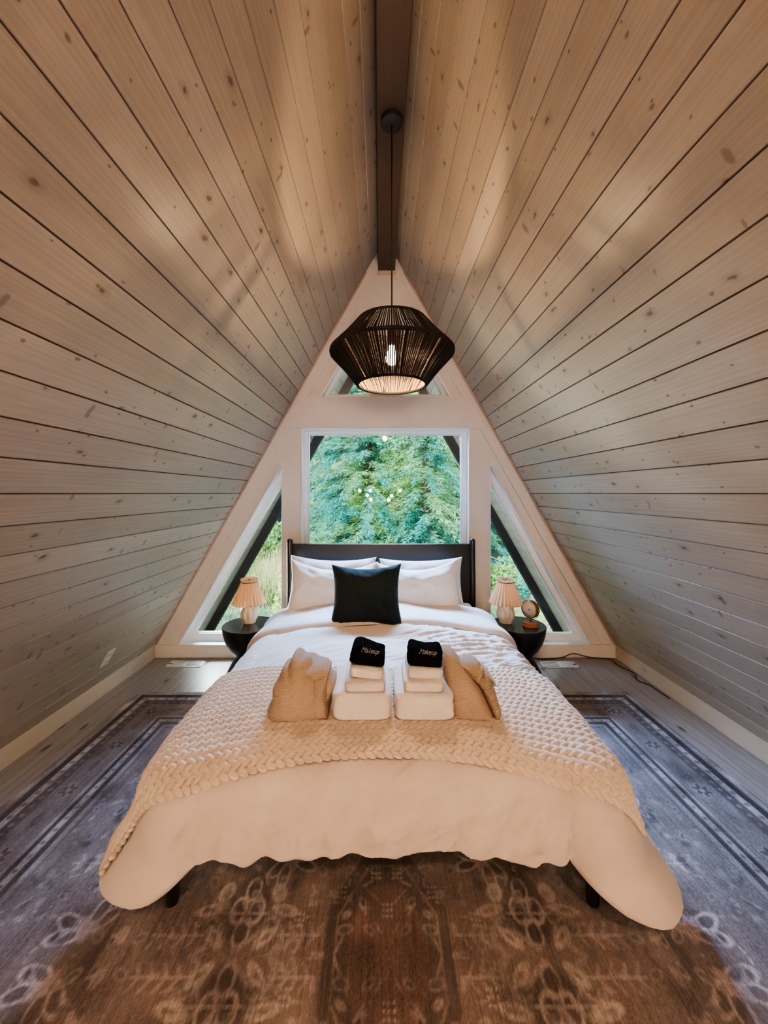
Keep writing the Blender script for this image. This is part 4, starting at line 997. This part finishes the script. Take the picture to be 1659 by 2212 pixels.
def lamp():
    o = empty('table_lamp', (0, 0, 0), cat='lamp', group='pleated bedside lamps')
    prof = [(0.0, 0.0), (0.046, 0.0), (0.048, 0.006), (0.047, 0.014), (0.054, 0.024), (0.064, 0.042), (0.069, 0.064), (0.067, 0.088), (0.058, 0.112), (0.051, 0.128), (0.050, 0.152), (0.044, 0.158), (0.0, 0.160)]
    fl = lambda a, r, z: r * (1 - 0.11 * math.sin(min(1, max(0, (z - 0.012) / 0.118)) * PI) * abs(math.cos(a * 5)) ** 3)
    MB().lathe(prof, (0, 0, 0), 100, fl).build('ceramic_base', M['ceramic'], o, smooth=True)
    n = 26
    def pleat(a, r, z): 
        f = (a / (2 * PI) * n) % 1.0
        return r * (1 + (0.085 if z < 0.31 else 0.05) * (abs(f * 2 - 1) - 0.5))
    V = MB().lathe([(0.126, 0.152), (0.122, 0.158), (0.066, 0.300), (0.059, 0.316), (0.060, 0.322), (0.0655, 0.340)], (0, 0, 0), n * 8, pleat, 0)
    V.F = [f for f in V.F if len(f) == 4]
    sh = V.build('pleated_shade', M['shade'], o); auto(sh, 30)
    so = sh.modifiers.new('thick', 'SOLIDIFY'); so.thickness = 0.0016
    MB().tube([(0.0600 * math.cos(2 * PI * i / 48), 0.0600 * math.sin(2 * PI * i / 48), 0.317) for i in range(48)], 0.0032, 6, True).build('gather_band', M['cherry'], sh, smooth=True)
    b = MB().lathe([(0.0, 0.158), (0.009, 0.158), (0.009, 0.195), (0.0, 0.195)], (0, 0, 0), 12)
    for s_ in (-1, 1): b.tube([(s_ * 0.009, 0, 0.19), (s_ * 0.045, 0, 0.24), (s_ * 0.03, 0, 0.31), (0, 0, 0.325)], 0.0018, 6)
    b.tube([(-0.064, 0, 0.325), (0.064, 0, 0.325)], 0.0018, 6); b.tube([(0, -0.064, 0.325), (0, 0.064, 0.325)], 0.0018, 6)
    b.lathe([(0.0, 0.325), (0.006, 0.327), (0.007, 0.334), (0.0, 0.341)], (0, 0, 0), 12)
    hf = b.build('harp', M['brass'], sh, smooth=True)
    MB().lathe([(0.0, 0.195), (0.012, 0.197), (0.021, 0.215), (0.023, 0.230), (0.016, 0.25), (0.0, 0.258)], (0, 0, 0), 16).build('light_bulb', M['smallbulb'], o, smooth=True)
    return o
LR = (0.976, 2.985, 0.450); LLp = (-1.016, 2.985, 0.450)
l1 = lamp(); l1.location = LR; l1['label'] = 'small peach pleated lamp beside the round clock'
l2 = dup(l1, LLp); l2.rotation_euler.z = 0.35; l2['label'] = 'small peach pleated lamp standing alone on the left nightstand'
# clock
ck = empty('desk_clock', (1.137, 2.905, 0.450), 'round brass desk clock on a reddish wooden foot beside the lamp', 'clock')
ck0 = Vector((0, 0, 0))
def ckmesh(b, name, mat, par, smooth=True, angle=None):
    o = mesh(name, b.V, b.F, mat, None, smooth); o.parent = par
    if angle: auto(o, angle)
    return o
ckmesh(MB().lathe([(0.0, 0.0), (0.058, 0.0), (0.060, 0.003), (0.058, 0.012), (0.054, 0.014), (0.0545, 0.020), (0.052, 0.030), (0.0, 0.031)], (0, 0, 0), 44), 'wooden_foot', M['cherry'], ck, angle=35)
ckmesh(MB().lathe([(0.0, 0.030), (0.0045, 0.030), (0.0045, 0.062), (0.0, 0.062)], (0, 0, 0), 12), 'stem', M['brass'], ck)
zc = 0.128
hoop = [(0.0735 * math.cos(a), 0, zc + 0.0735 * math.sin(a)) for a in np.linspace(-PI, 0, 40)]
hp = ckmesh(MB().tube(hoop, 0.0024, 6), 'hoop', M['brass'], ck)
case = ckmesh(MB().lathe([(0.0, -0.024), (0.060, -0.024), (0.066, -0.018), (0.0675, 0.0), (0.0675, 0.022), (0.064, 0.026), (0.0615, 0.020), (0.0, 0.020)], (0, 0, 0), 56), 'case', M['brass'], ck, angle=35)
case.location = (0, 0, zc); 
dl_ = ckmesh(MB().lathe([(0.0, 0.0205), (0.061, 0.0205), (0.061, 0.0215), (0.0, 0.0218)], (0, 0, 0), 56), 'dial', M['dial'], case)
hd = MB()
def hand(ang, l, w_):
    c, s = math.sin(ang), math.cos(ang); px_, py_ = s, -c
    hd.add([(-c * l * 0.15 + px_ * w_, -s * l * 0.15 + py_ * w_, 0.0235), (c * l + px_ * w_ * 0.5, s * l + py_ * w_ * 0.5, 0.0235), (c * l - px_ * w_ * 0.5, s * l - py_ * w_ * 0.5, 0.0235), (-c * l * 0.15 - px_ * w_, -s * l * 0.15 - py_ * w_, 0.0235)], [(0, 3, 2, 1)])
hand(math.radians(84), 0.036, 0.0014); hand(math.radians(133), 0.044, 0.0010)
hd.lathe([(0.0, 0.0225), (0.003, 0.0225), (0.003, 0.0245), (0.0, 0.0245)], (0, 0, 0), 12)
ckmesh(hd, 'hands', M['slot'], case, False)
for i in range(12):
    a = 2 * PI * i / 12; c, q = math.sin(a) * 0.052, math.cos(a) * 0.052
    ckmesh(MB().box(c - 0.0012, c + 0.0012, q - 0.0012, q + 0.0012, 0.0218, 0.0224), 'hour_mark', M['slot'], case, False)
case.rotation_euler = (PI / 2, 0, 0)
kn = MB().lathe([(0.0, 0.0), (0.008, 0.0), (0.008, 0.010), (0.0, 0.012)], (0, 0, 0), 14)
for s_ in (-1, 1):
    k_ = ckmesh(kn, 'pivot_knob', M['brass'], ck); k_.location = (s_ * 0.066, 0, zc); k_.rotation_euler = (0, s_ * PI / 2, 0)
ck.rotation_euler.z = math.radians(-58)

# ------------------------------------------------------------------ floor registers, outlet, cord
def register(x0, x1, y0, y1, dark_left, label):
    o = empty('floor_register', ((x0 + x1) / 2, (y0 + y1) / 2, 0.0), label, 'vent', 'white floor registers')
    z = 0.0045
    fr = [(x0, y0), (x1, y0), (x1, y1), (x0, y1)]
    b = MB(); w_ = 0.014; zz = 0.006
    b.box(x0, x1, y0, y0 + w_, 0.0005, zz); b.box(x0, x1, y1 - w_, y1, 0.0005, zz); b.box(x0, x0 + w_, y0, y1, 0.0005, zz); b.box(x1 - w_, x1, y0, y1, 0.0005, zz)
    b.box((x0 + x1) / 2 - 0.006, (x0 + x1) / 2 + 0.006, y0, y1, 0.0005, zz)
    b.build('frame', M['ventwhite'], o, bevel=0.001)
    b = MB(); b.box(x0 + w_, x1 - w_, y0 + w_, y1 - w_, 0.0004, 0.0012); b.build('dark_duct', M['slot'], o)
    b = MB(); xm = (x0 + x1) / 2; n = 9
    for half in (0, 1):
        a0, a1 = (x0 + w_, xm - 0.006) if half == 0 else (xm + 0.006, x1 - w_)
        opened = (half == 0) == dark_left
        for i in range(n):
            u = a0 + (a1 - a0) * (i + 0.5) / n; hw = (a1 - a0) / n * (0.14 if opened else 0.40)
            b.box(u - hw, u + hw, y0 + w_, y1 - w_, 0.001, 0.005)
        for k in range(1, 4):
            v = y0 + w_ + (y1 - y0 - 2 * w_) * k / 4; b.box(a0, a1, v - 0.0015, v + 0.0015, 0.001, 0.0052)
    b.build('louvres', M['ventwhite'], o)
    MB().box((x0 + w_ * 0.2) if not dark_left else (x1 - w_ * 2.4), (x0 + w_ * 2.4) if not dark_left else (x1 - w_ * 0.2), (y0 + y1) / 2 - 0.003, (y0 + y1) / 2 + 0.003, 0.005, 0.009).build('lever', M['slot'], o)
register(-1.80, -1.505, 3.205, 3.325, False, 'white floor register under the left triangular window')
register(1.365, 1.665, 3.19, 3.31, True, 'white floor register under the right triangular window')
def on_left(px, py):                                                     # where the view ray meets the left slope
    a, b = (px - CX) / F, -(py - CY) / F
    y = (X0 - HW + HW / HT * CZ) / (a - HW / HT * b); return Vector((a * y, y, CZ + b * y))
p = [on_left(*q) for q in ((249.6, 1400), (232, 1410), (213, 1442), (231, 1431))]
c = sum(p, Vector()) / 4; nin = Vector((math.sin(ANG), 0, -math.cos(ANG))); du = Vector((0, 1, 0)); dv = Vector((math.cos(ANG), 0, math.sin(ANG)))
out = empty('wall_outlet', c, 'white outlet plate low on the left plank wall', 'outlet')
def obox(b, cu, cv, hu, hv, n0, n1):
    V = [c + du * (cu + su * hu) + dv * (cv + sv * hv) + nin * nn for nn in (n0, n1) for su, sv in ((-1, -1), (1, -1), (1, 1), (-1, 1))]
    b.add(V, [(0, 3, 2, 1), (4, 5, 6, 7), (0, 1, 5, 4), (1, 2, 6, 5), (2, 3, 7, 6), (3, 0, 4, 7)])
b = MB(); obox(b, 0, 0, 0.040, 0.062, 0.0, 0.006); b.build('cover_plate', M['plate'], out, bevel=0.002)
for v in (-0.024, 0.024):
    b = MB(); obox(b, 0, v, 0.017, 0.015, 0.006, 0.009); f = b.build('socket', M['plate'], out, bevel=0.002)
    b = MB(); obox(b, -0.006, v, 0.0012, 0.005, 0.009, 0.0095); obox(b, 0.006, v, 0.0012, 0.005, 0.009, 0.0095); b.build('slots', M['slot'], f)
# lamp cord along the skirting
cp = [at(*q) for q in ((1148, 1419, 3.30), (1165, 1424, 3.33), (1190, 1426, 3.35), (1215, 1420, 3.372), (1232, 1413, 3.374), (1243, 1412, 3.374), (1258, 1416, 3.374), (1275, 1420, 3.37), (1300, 1422, 3.36))]
cp = [Vector((q.x, q.y, max(q.z, 0.008))) for q in cp]
def fl(px, py): y = F * CZ / (py - CY) * 1.0; y *= (CZ - 0.007) / CZ; return Vector(((px - CX) / F * y, y, 0.007))
cp += [fl(1320, 1424.5), fl(1334, 1436), fl(1352, 1445), fl(1372, 1456), fl(1374, 1466), fl(1382, 1472), fl(1404, 1480), fl(1420, 1491), fl(1446, 1508)]
def smooth_path(P, k=6):
    out_ = []
    for i in range(len(P) - 1):
        p0, p1, p2, p3 = P[max(i-1, 0)], P[i], P[i+1], P[min(i+2, len(P)-1)]
        for j in range(k):
            t_ = j / k; out_.append(0.5 * ((2*p1) + (p2-p0)*t_ + (2*p0-5*p1+4*p2-p3)*t_*t_ + (3*p1-p0-3*p2+p3)*t_**3))
    return out_ + [P[-1]]
tag(MB().tube(smooth_path(cp), 0.0042, 8).build('lamp_cord', M['cord'], smooth=True), 'black lamp cord trailing along the floor from the right nightstand', 'cord')

# ------------------------------------------------------------------ outdoors
def gz(x, y):
    return -2.6 + 0.22 * max(0, y - 14) + 0.25 * noise.noise(Vector((x * 0.25, y * 0.25, 0)))
nx_, ny_ = 70, 80
xs = np.linspace(-45, 45, nx_); ys = np.concatenate((np.linspace(-30, 3.4, 12), np.linspace(4.0, 20, 48), np.linspace(21, 75, 20)))
P = np.array([[(x, y, gz(x, y)) for y in ys] for x in xs]); V, Fc = grid(P)
tag(mesh('ground', V, Fc, M['ground'], None, True), kind='structure')
def leafquads(C_, D_, W_, L_, nrm=None):
    """kite leaves at C_, pointing along D_, half width W_, length L_"""
    C_, D_ = np.asarray(C_), np.asarray(D_); n = len(C_)
    D_ = D_ / (np.linalg.norm(D_, axis=1)[:, None] + 1e-9)
    s = np.cross(D_, rng.normal(size=(n, 3))); s /= np.linalg.norm(s, axis=1)[:, None] + 1e-9
    W_ = np.asarray(W_)[:, None] * np.ones((n, 1)); L_ = np.asarray(L_)[:, None] * np.ones((n, 1))
    V = np.stack((C_, C_ + D_ * L_ * 0.45 + s * W_, C_ + D_ * L_, C_ + D_ * L_ * 0.45 - s * W_), 1).reshape(-1, 3)
    Fc = np.arange(4 * n).reshape(n, 4); return V, Fc
def conifer(seed, H=12.0, RB_=2.3, droop=0.45, dens=1.0):
    q = np.random.default_rng(seed); Cs, Ds, Ls = [], [], []
    z = 0.6
    tw_ = MB().tube([(0, 0, -0.4), (0.03, 0.02, H * 0.4), (0, 0, H)], [0.20, 0.12, 0.02], 8)
    while z < H - 0.1:
        r = RB_ * (1 - z / H) ** 0.75 + 0.12; nb = int((8 + 3 * q.random()) * dens)
        a0 = q.random() * 7
        for k in range(nb):
            a = a0 + 2 * PI * k / nb + q.normal() * 0.15; l = r * q.uniform(0.7, 1.1); dr = droop * q.uniform(0.5, 1.4); zz = z + q.normal() * 0.10
            m = max(4, int(l / 0.085)); t_ = np.linspace(0.12, 1, m)
            p = np.stack((np.cos(a) * l * t_, np.sin(a) * l * t_, zz + 0.18 * l * t_ - dr * l * t_ ** 2), -1)
            tg = np.stack((np.cos(a) + 0 * t_, np.sin(a) + 0 * t_, 0.18 - 2 * dr * t_), -1)
            sd = np.array((-np.sin(a), np.cos(a), 0))
            for sg in (-1, 1):
                for rep in range(4):
                    d = tg * 0.75 + sg * sd * q.uniform(0.5, 1.2, (m, 1)) + q.normal(size=(m, 3)) * 0.22; d[:, 2] -= 0.45 * q.random(m)
                    Cs.append(p + q.normal(size=(m, 3)) * 0.045); Ds.append(d); Ls.append((0.11 + 0.13 * (1 - t_)) * q.uniform(0.7, 1.3, m))
            Cs.append(p[-1:]); Ds.append(tg[-1:]); Ls.append(np.array([0.2]))
        z += 0.26 * q.uniform(0.7, 1.2)
    Cs, Ds, Ls = np.concatenate(Cs), np.concatenate(Ds), np.concatenate(Ls)
    V, Fc = leafquads(Cs, Ds, Ls * 0.085, Ls * 1.05)
    return tw_, V, Fc
protos = [conifer(1), conifer(2, 11, 2.0, 0.55), conifer(3, 13, 2.5, 0.38)]
def proto_tree(k, name, bark, needle):
    o = empty(name, (0, 0, 0)); tw_, V, Fc = protos[k]
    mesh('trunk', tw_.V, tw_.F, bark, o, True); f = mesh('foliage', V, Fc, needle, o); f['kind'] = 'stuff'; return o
trees = [proto_tree(k, 'conifer_tree', M['bark'], M['needle']) for k in range(3)]
TP = [ # x, y, proto, scale, label
 (-0.35, 11.6, 0, 0.95, 'dense green conifer outside, seen centrally through the big pane'),
 (1.3, 11.0, 1, 0.95, 'drooping conifer outside in the right part of the big pane'),
 (-1.35, 13.0, 2, 0.82, 'sunlit conifer outside in the left part of the big pane'),
 (4.9, 18.0, 0, 1.0, 'conifer outside beyond the upper right triangular pane'),
 (-5.3, 20.0, 1, 1.05, 'conifer outside beyond the upper left triangular pane'),
 (0.7, 15.0, 2, 1.0, 'taller conifer outside, second row behind the central one'),
 (-1.5, 17.0, 0, 1.1, 'conifer outside in the second row, left of centre'),
 (2.6, 17.5, 1, 1.2, 'conifer outside in the second row, right of centre'),
 (-7.2, 21.5, 2, 1.1, 'conifer at the far left of the forest'),
 (7.2, 19.5, 2, 1.1, 'conifer at the far right of the forest'),
 (-3.2, 23.0, 0, 1.25, 'far conifer in the back row, left'),
 (0.0, 21.0, 1, 1.35, 'far conifer in the back row, centre'),
 (4.2, 21.5, 0, 1.3, 'far conifer in the back row, right'),
 (7.6, 22.0, 1, 1.3, 'far conifer at the right end of the back row'),
 (-8.2, 23.0, 1, 1.3, 'far conifer at the left end of the back row'),
]
TP += [(-1.5, -19.0, 0, 1.0, 'conifer on the far side of the house, mirrored in the big pane, left'), (2.2, -18.0, 2, 1.0, 'conifer on the far side of the house, mirrored in the big pane, right'), (0.4, -23.0, 1, 1.3, 'farther conifer beyond the house, mirrored in the big pane')]
used = set()
for x, y, k, s_, lab in TP:
    o = trees[k] if k not in used else dup(trees[k], (0, 0, 0)); used.add(k)
    o.location = (x, y, gz(x, y)); o.scale = (s_, s_, s_); o.rotation_euler.z = (x * 7 + y * 3) % 6.28
    tag(o, lab, 'tree', 'conifers outside the windows')
t = empty('birch_trunk', (2.6, 11.2, gz(2.6, 11.2)), 'pale bare trunk standing among the conifers at right in the big pane', 'tree')
MB().tube([(2.6, 11.2, -2.8), (2.62, 11.2, 1.0), (2.55, 11.25, 7.0)], [0.10, 0.08, 0.05], 10).build('trunk', M['palebark'], t, smooth=True)
b = MB()
for i in range(14):
    z = -0.5 + i * 0.42; a = i * 2.4; b.tube([(2.6, 11.2, z), (2.6 + 0.5 * math.cos(a), 11.2 + 0.5 * math.sin(a), z + 0.15), (2.6 + 1.0 * math.cos(a), 11.2 + 1.0 * math.sin(a), z - 0.05)], [0.022, 0.014, 0.006], 5)
b.build('branches', M['palebark'], t, smooth=True)
def bush(x, y, r, h, mat, n, label, ls=0.14, group='bushes outside', seed=0):
    q = np.random.default_rng(int(seed + 100)); d = q.normal(size=(n, 3)); d /= np.linalg.norm(d, axis=1)[:, None]; d[:, 2] = np.abs(d[:, 2])
    rad = q.uniform(0.55, 1.0, (n, 1)) ** 0.5 * (1 + 0.25 * np.sin(d[:, :1] * 6 + d[:, 1:2] * 5))
    Cs = d * rad * np.array((r, r, h)); L = q.uniform(0.6, 1.3, n) * ls
    V, Fc = leafquads(Cs, d * 0.7 + q.normal(size=(n, 3)) * 0.6, L * 0.32, L)
    o = empty('leafy_bush', (x, y, gz(x, y)), label, 'bush', group)
    f = mesh('leaves', V + np.array(o.location), Fc, mat, o); f['kind'] = 'stuff'
    b = MB()
    for i in range(6): b.tube([(x, y, gz(x, y) - 0.1), (x + r * 0.4 * math.cos(i), y + r * 0.4 * math.sin(i), gz(x, y) + h * 0.7)], [0.03, 0.01], 5)
    b.build('stems', M['bark'], o)
bush(-5.2, 17.8, 1.6, 1.5, M['bushleaf'], 6000, 'bright green bush outside above the straw grass, left triangular window', seed=1)
bush(0.1, 9.4, 0.7, 1.9, M['bushleaf'], 3500, 'yellow green bush outside low in the big pane', seed=2)
bush(5.2, 15.6, 1.3, 0.9, M['needle'], 6000, 'dark bush outside in the right triangular window', seed=3)
bush(-1.7, 9.6, 0.9, 2.2, M['bushleaf'], 4500, 'yellow green bush outside at the left edge of the big pane', seed=4)
def blades(n, fx, fy, h0, h1, w_, mat, name, label, cat):
    q = np.random.default_rng(9); x, y = fx(q, n), fy(q, n)
    z = np.array([gz(a, b_) for a, b_ in zip(x, y)])
    h = q.uniform(h0, h1, n); d = np.stack((q.normal(size=n) * 0.28, q.normal(size=n) * 0.28, np.ones(n)), -1)
    V, Fc = leafquads(np.stack((x, y, z - 0.02), -1), d, np.full(n, w_), h)
    o = mesh(name, V, Fc, mat); tag(o, label, cat, kind='stuff')
blades(14000, lambda q, n: q.uniform(-8.5, -2.4, n), lambda q, n: 13.4 + 4.2 * q.random(n), 0.5, 1.3, 0.016, M['straw'], 'tall_grass', 'tall sunlit straw coloured grass outside the left window', 'grass')
blades(16000, lambda q, n: q.uniform(-6.5, 7.0, n), lambda q, n: 5.6 + 8.0 * q.random(n), 0.10, 0.32, 0.012, M['bushleaf'], 'short_grass', 'short grass and weeds on the ground around the house', 'grass')
def spray(x, y, h, label):
    q = np.random.default_rng(31); o = empty('pale_sapling', (x, y, gz(x, y)), label, 'plant'); b = MB(); Cs, Ds, Ls = [], [], []
    for i in range(13):
        a = q.uniform(0, 6.28); l = q.uniform(0.5, 1.0) * h; dx = q.normal() * 0.35
        p0 = Vector((x, y, gz(x, y) - 0.05)); p1 = p0 + Vector((dx * l * 0.6, math.sin(a) * 0.1, l * 0.6)); p2 = p0 + Vector((dx * l * 1.2, math.sin(a) * 0.2, l))
        b.tube([p0, p1, p2], [0.016, 0.010, 0.005], 5)
        for t_ in np.linspace(0.3, 1, 14): Cs.append(p0.lerp(p2, t_) + Vector(q.normal(size=3) * 0.02)); Ds.append(q.normal(size=3) + np.array((0, 0, 1.0))); Ls.append(0.16)
    b.build('stems', M['palegrass'], o); V, Fc = leafquads(np.array(Cs), np.array(Ds), np.array(Ls) * 0.16, np.array(Ls)); mesh('leaves', V, Fc, M['palegrass'], o)['kind'] = 'stuff'
p_ = at(1120, 1275, 9.5); spray(p_.x, 9.5, 1.3, 'pale yellow green sapling outside behind the right bedside lamp')
# crumpled blue tarp and pale stones at the forest edge
q = at(690, 1175, 12.0)
a = np.linspace(-1, 1, 24); U, W = np.meshgrid(a, a, indexing='ij')
zt = np.array([[0.45 * (1 - u * u) * (1 - v * v) + 0.15 * noise.noise(Vector((u * 3, v * 3, 1))) for v in a] for u in a])
V, Fc = grid(np.stack((q.x + U * 0.6, 12.0 + W * 0.5, q.z - 0.5 + zt), -1))
tag(mesh('tarp', V, Fc, M['tarp'], None, True, (q.x, 12.0, q.z - 0.5)), 'crumpled blue tarp outside just above the headboard, left', 'tarp')

# ------------------------------------------------------------------ lamps of the great room behind the camera
gl_pos = [(px_, py_, y_) for px_, py_, y_ in ((777, 1060, -2.95), (793, 1070, -3.2), (800, 1060, -3.3), (801, 1079, -3.0), (846, 1071, -3.1), (840, 1080, -3.3), (864, 1060, -3.0))]
gl_pos = [((a - CX) / F * (2 * YG - c), c, CZ - (b - CY) / F * (2 * YG - c)) for a, b, c in gl_pos]
for i, (x, y, z) in enumerate(gl_pos):
    o = empty('globe_pendant', (x, y, z), 'lit glass globe lamp, mirrored as a small glow in the big pane', 'lamp', 'globe lamps mirrored in the big pane')
    MB().lathe([(0.0, z - 0.042), (0.021, z - 0.036), (0.036, z - 0.021), (0.042, z), (0.036, z + 0.021), (0.021, z + 0.036), (0.0, z + 0.042)], (x, y, 0), 14).build('globe', M['globe'], o, smooth=True)
    MB().tube([(x, y, z + 0.041), (x, y, HT - abs(x - X0) * SL - 0.02)], 0.004, 6).build('cord', M['cord'], o)

def light(kind, name, loc, energy, col, **kw):
    l = bpy.data.lights.new(name, kind); l.energy = energy; l.color = col
    for k, v in kw.items(): setattr(l, k, v)
    o = bpy.data.objects.new(name, l); COL.objects.link(o); o.location = loc; return o
WARM = (1.0, 0.70, 0.45)
light('POINT', 'pendant_light', (PX, PY, 2.160), 42, (1.0, 0.66, 0.36), shadow_soft_size=0.028)
# added area lamp hidden under the eaves, boosting the cool window daylight
al = light('AREA', 'eave_fill_light', (X0 - 0.15, 3.80, 2.17), 72, (0.32, 0.55, 1.0), shape='RECTANGLE', size=1.3, size_y=0.28)
al.data.spread = math.radians(85); al.rotation_euler = Vector((0.30, -1.75, -1.50)).to_track_quat('-Z', 'Y').to_euler()
light('POINT', 'loft_fill_light', (0.10, -1.2, 2.95), 55, (1.0, 0.68, 0.44), shadow_soft_size=0.06)  # added unseen fill, brightens the rug and the bed top
for sd in (-1, 1):                                                      # added strip lamps boosting daylight through the low side panes
    a_ = Vector((gx(0.85, sd) - sd * 0.04, 3.74, 0.85)); l_ = light('AREA', 'side_fill_light', a_, 75 if sd < 0 else 4, (0.92, 0.96, 1.0), shape='RECTANGLE', size=0.05, size_y=1.0)
    f_ = (Vector((1.55, 1.8, 0.95) if sd < 0 else (X0 + 0.95, 2.3, 0.0)) - a_).normalized(); u_ = Vector((-sd * math.cos(ANG), 0, math.sin(ANG))); x_ = u_.cross(-f_).normalized(); u_ = (-f_).cross(x_)
    from mathutils import Matrix
    l_.rotation_euler = Matrix((x_, u_, -f_)).transposed().to_euler()
sun = light('SUN', 'sun', (-10, -10, 20), 7.4, (1.0, 0.95, 0.84), angle=math.radians(1.0))
sun.rotation_euler = Vector((0.35, 0.80, -0.62)).to_track_quat('-Z', 'Y').to_euler()

w = bpy.data.worlds.new('World'); sc.world = w; w.use_nodes = True
nt = w.node_tree; nt.nodes.clear()
sky = nt.nodes.new('ShaderNodeTexSky'); sky.sky_type = 'NISHITA'; sky.sun_disc = False; sky.sun_elevation = math.radians(38); sky.sun_rotation = math.radians(200); sky.air_density = 1.6; sky.dust_density = 0.6
bg = nt.nodes.new('ShaderNodeBackground'); bg.inputs[1].default_value = 0.42
wo = nt.nodes.new('ShaderNodeOutputWorld'); nt.links.new(sky.outputs[0], bg.inputs[0]); nt.links.new(bg.outputs[0], wo.inputs[0])

# ------------------------------------------------------------------ camera
cam = bpy.data.cameras.new('camera'); co = bpy.data.objects.new('camera', cam); COL.objects.link(co)
co.location = (0, 0, CZ); co.rotation_euler = (PI / 2, 0, 0)
cam.sensor_fit = 'VERTICAL'; cam.sensor_height = 36.0; cam.sensor_width = 27.0; cam.lens = F / 2212 * 36.0
cam.shift_x = (829.5 - CX) / 2212; cam.shift_y = (CY - 1106) / 2212
cam.clip_start = 0.02; cam.clip_end = 300
sc.camera = co
sc.view_settings.view_transform = 'AgX'; sc.view_settings.look = 'AgX - Medium High Contrast'; sc.view_settings.exposure = 0.72
cy = sc.cycles
cy.use_denoising = True; cy.adaptive_threshold = 0.02; cy.max_bounces = 8; cy.diffuse_bounces = 4; cy.glossy_bounces = 3; cy.transmission_bounces = 4; cy.transparent_max_bounces = 12
cy.caustics_reflective = False; cy.caustics_refractive = False; cy.sample_clamp_indirect = 6.0
